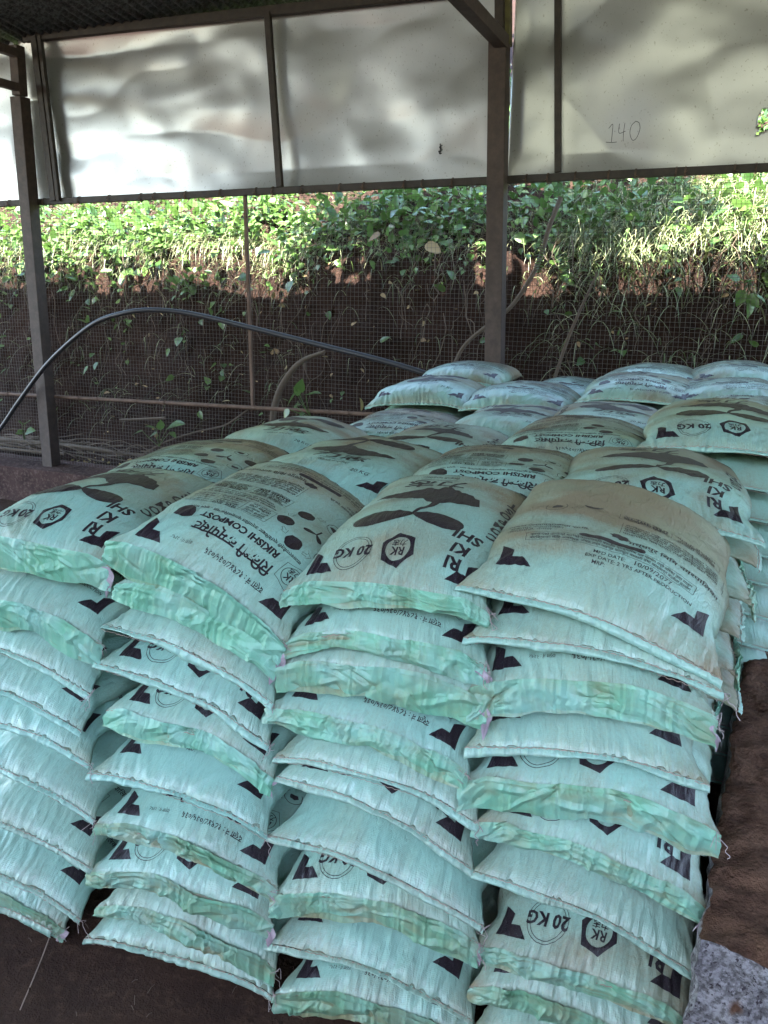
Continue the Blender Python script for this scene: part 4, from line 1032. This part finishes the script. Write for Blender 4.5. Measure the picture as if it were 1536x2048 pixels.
def stem_obj(name, pts, r, off, mat='dry_twig', label=None, cat='branch', nn=40):
    P = spline([wall_pt(x, y, o_) for (x, y), o_ in zip(pts, np.broadcast_to(off, (len(pts),)))], nn)
    mb = MB(); mb.tube(P, r if np.isscalar(r) else np.interp(np.linspace(0, 1, nn), np.linspace(0, 1, len(r)), r), 9)
    V_ = np.concatenate(mb.V); return mb.build(name, mat, smooth=True, attrs={'tint': .5+0*V_[:, 0]}, label=label, cat=cat)
stem_obj('bare_stem', [(1122, 395), (1100, 450), (1075, 530), (1040, 590), (1010, 625), (970, 655), (930, 690), (905, 735)], [.016, .014, .013, .012], [.5, .45, .42, .38, .34, .3, .27, .25], label='long bare curved stem climbing the bank behind the steel post', cat='stem')
stem_obj('arched_root', [(545, 880), (548, 820), (565, 770), (600, 725), (650, 703)], [.028, .026, .022, .012], .45, label='thick brown root arching out of the red earth behind the mesh', cat='root')
stem_obj('dead_branch', [(1195, 545), (1165, 610), (1135, 680), (1108, 760)], [.006, .010, .012], .35, label='thin dark dead branch leaning on the bank behind the rear sacks', cat='branch')
stem_obj('fallen_branch', [(-40, 876), (60, 884), (150, 893), (230, 905)], .018, .22, label='grey fallen branch lying on the ledge behind the slim steel post', cat='branch')
stem_obj('fallen_branch', [(-40, 892), (60, 902), (130, 908)], .013, .16, label='thinner pale fallen branch lying lowest on the ledge at the plinth', cat='branch')
stem_obj('curved_twig', [(495, 820), (450, 850), (400, 862), (340, 880), (290, 905)], .006, .2, label='thin curved twig running down from the sill pipe to the litter', cat='twig')
stem_obj('fallen_branch', [(240, 840), (290, 838), (330, 836)], .010, .3, label='short stub of dead wood on the soil under the sill pipe', cat='branch')

def plant(name, base, tips, off, lsz, label, cat='plant', kind='ovate', width=1.1, seed=1):
    root_p = wall_pt(*base, off); root = empty(name, root_p, label=label, cat=cat)
    inv = Matrix.Translation(-Vector(root_p))
    mb = MB(); pos, dr, sz = [], [], []
    for (tx, ty, lx, ly, s_) in tips:
        p = wall_pt(tx, ty, off-.02); q_ = wall_pt(lx, ly, off-.04)
        mb.tube(spline([root_p, (root_p+p)/2+wn*-.01, p], 10), .0022, 5); pos.append(p); dr.append(q_-p); sz.append(np.linalg.norm(q_-p)*1.02)
    V_ = np.concatenate(mb.V); o = mb.build('stem', 'green_leaf', root, smooth=True, attrs={'tint': .6+0*V_[:, 0]}); o.matrix_parent_inverse = inv
    dr = np.array(dr); dr /= np.linalg.norm(dr, axis=1)[:, None]
    for i in range(len(pos)):
        o = scatter('leaf', np.array(pos[i:i+1]), dr[i:i+1], np.array(sz[i:i+1]), kind, 'green_leaf', width, spread=.02, seed=seed+i, tint=np.array([.8+.05*(i % 4)]), parent=root); o.matrix_parent_inverse = inv
    return root
plant('sapling', (622, 835), [(597, 785, 604, 760, 1), (592, 785, 570, 808, 1), (612, 790, 640, 780, 1), (590, 812, 600, 806, 1), (578, 818, 566, 836, 1), (600, 790, 586, 775, 1)], -.05, .1, 'young green sapling growing against the mesh beside the sill pipe', seed=40)
plant('broadleaf_weed', (318, 893), [(312, 858, 292, 848, 1), (315, 866, 296, 872, 1), (335, 856, 365, 840, 1), (340, 864, 352, 872, 1), (285, 862, 263, 866, 1), (322, 860, 320, 838, 1)], .1, .1, 'low broad-leaved green weed sprouting from the twig litter on the ledge', seed=50)
plant('leafy_shoot', (1500, 560), [(1480, 560, 1455, 548, 1), (1490, 565, 1512, 556, 1), (1488, 580, 1475, 612, 1), (1495, 590, 1520, 612, 1), (1500, 600, 1500, 636, 1), (1510, 590, 1534, 600, 1), (1486, 590, 1464, 600, 1)], .3, .1, 'pale leafy shoot hanging against the bank at the far right of the mesh', seed=60)
plant('tiny_weed', (50, 880), [(45, 850, 38, 840, 1), (50, 848, 58, 838, 1), (46, 862, 32, 866, 1), (52, 864, 66, 860, 1)], .1, .1, 'tiny green weed beside the fallen branches on the plinth ledge', seed=70)
def fern(base, tip, off, label, seed):
    a, b_ = wall_pt(*base, off), wall_pt(*tip, off-.03); root = empty('fern_frond', a, label=label, cat='fern'); inv = Matrix.Translation(-Vector(a))
    P = spline([a, (a+b_)/2-wn*.02, b_], 18); mb = MB(); mb.tube(P, .0015, 4); V_ = np.concatenate(mb.V)
    o = mb.build('stem', 'green_leaf', root, smooth=True, attrs={'tint': .5+0*V_[:, 0]}); o.matrix_parent_inverse = inv
    pos = np.repeat(P[2:], 2, 0); dr = np.array([w1*s_-[0, 0, .1] for _ in range(16) for s_ in (-1, 1)]); sz = np.repeat(np.sin(np.linspace(.5, 2.9, 16)), 2)*.035
    o = scatter('leaflets', pos, dr, sz, 'round', 'green_leaf', .5, spread=.08, parent=root, seed=seed, tint=np.full(32, .6)); o.matrix_parent_inverse = inv
fern((1082, 465), (1078, 560), .35, 'narrow ladder-like fern frond hanging beside the bare curved stem', 1)
fern((1130, 500), (1128, 565), .4, 'small fern frond hanging right of the ladder-like frond', 2)
# leaves caught in the mesh
for px, py, s_, kind, lab in ((722, 822, .085, 'round', 'round papery dead leaf caught in the mesh above the rear sacks'), (445, 803, .06, 'ovate', 'curled pale dead leaf resting on the sill pipe'), (208, 786, .05, 'ovate', 'small dried leaf stuck in the mesh beside the slim post'), (335, 938, .07, 'ovate', 'pale dead leaf lying on the plinth beside the sacks')):
    p = wall_pt(px, py, -.03)[None]; prop(scatter('dead_leaf', p, np.array([[.1, 0, 1.]]) if kind == 'round' else w1[None]+[0, 0, .3], np.array([s_]), kind, 'dry_leaf', 1., spread=.05, seed=int(px)), lab, 'leaf')
# big dry leaves lit by the sun in the middle of the bank
for i, (px, py, s_, lab) in enumerate(((760, 470, .11, 'large yellow-brown withered leaf hanging in a sunlit gap of the bank'), (850, 490, .12, 'large torn withered leaf hanging closer to the steel post'))):
    p = wall_pt(px, py, .62)[None]; prop(scatter('withered_leaf', p, w1[None]*(1 if i else -1)-[0, 0, .2], np.array([s_]), 'round', 'dry_leaf', .8, spread=.1, seed=i+3), lab, 'leaf')
# thin twine hanging to the floor at the lower left
A_ = lvl(40, 2020, .0)
mb = MB(); mb.tube(spline([A_, A_+[-.01, .15, .004], A_+[-.035, .35, .003]], 20), .0015, 5); mb.build('loose_twine', 'twine', smooth=True, label='thin pale twine lying on the bare floor in front of the sacks', cat='string')

# trees whose shade dapples the bank (outside, above the roof line)
def tree(x, y, h, cr, seed, label, lean=(0, 0), n=60):
    root = empty('shade_tree', (x, y, 0), label=label, cat='tree'); rs = np.random.RandomState(seed)
    mb = MB(); mb.tube(spline([(0, 0, 1.5), (lean[0]*.25, lean[1]*.25, h*.75), (lean[0]*.6, lean[1]*.6, h*.95), (lean[0], lean[1], h)], 16), np.linspace(.16, .05, 16), 10)
    for _ in range(7):
        a = rs.uniform(0, 6.28); z = h*rs.uniform(.55, .9); l0, l1 = lean; z = h-.3*rs.rand(); mb.tube(spline([(l0*.9, l1*.9, z), (l0+math.cos(a)*cr*.4, l1+math.sin(a)*cr*.4, z+cr*.2), (l0+math.cos(a)*cr*.8, l1+math.sin(a)*cr*.8, z+cr*.2)], 8), np.linspace(.06, .015, 8), 6)
    V_ = np.concatenate(mb.V); mb.build('trunk', 'dry_twig', root, smooth=True, attrs={'tint': 0*V_[:, 0]})
    c = rs.normal(size=(n, 3)); c /= np.linalg.norm(c, axis=1)[:, None]; c *= rs.uniform(.3, 1, (n, 1))*cr*[1, 1, .65]; c += [lean[0], lean[1], h]
    p = (c[:, None]+rs.normal(size=(n, 45, 3))*cr*.13).reshape(-1, 3)
    scatter('crown', p, rs.normal(size=(len(p), 3)), rs.uniform(.12, .24, len(p)), 'ovate', 'green_leaf', parent=root, seed=seed)

for i, (tt_, rr_, nn_, lab) in enumerate(((-2.35, .95, 34, 'leafy tree leaning over the roof near the slim mesh upright'), (-1.05, .8, 26, 'leafy tree leaning over the roof at the thick steel post'),
                               (.75, .7, 14, 'sparse tree leaning over the roof at the torn sheet'))):
    tp = WP(tt_, 0, 4.2); ln = -wn*4.25; tree(tp[0], tp[1], 5.0, rr_, 5+i, lab, (ln[0], ln[1]), nn_)

for i, (tt_, off_, h_, r_, lab) in enumerate(((-7.4, 4.6, 7.0, 2.1, 'broad tree furthest left on the slope above the bank'), (-4.2, 4.9, 7.4, 2.2, 'broad tree upslope behind the slim steel post'),
                                   (-.6, 5.2, 7.2, 2.2, 'broad tree upslope behind the thick steel post'), (2.6, 4.8, 7.0, 2.1, 'broad tree upslope at the torn sheet'))):
    tp = WP(tt_, 0, off_); ln = -wn*2.2; tree(tp[0], tp[1], h_, r_, 20+i, lab, (ln[0], ln[1]))
# straw and chips on the floor
mb = MB(); rs = np.random.RandomState(5)
for _ in range(240):
    p = np.array([rs.uniform(-1.9, .2), rs.uniform(.8, 2.4), .006]); a = rs.uniform(0, 3.14); L_ = rs.uniform(.008, .03)
    mb.tube([p, p+[math.cos(a)*L_/2, math.sin(a)*L_/2, .003], p+[math.cos(a)*L_, math.sin(a)*L_, 0]], .0008, 4)
V_ = np.concatenate(mb.V); mb.build('straw_litter', 'dry_twig', attrs={'tint': rs.rand(len(V_))}, kind='stuff')
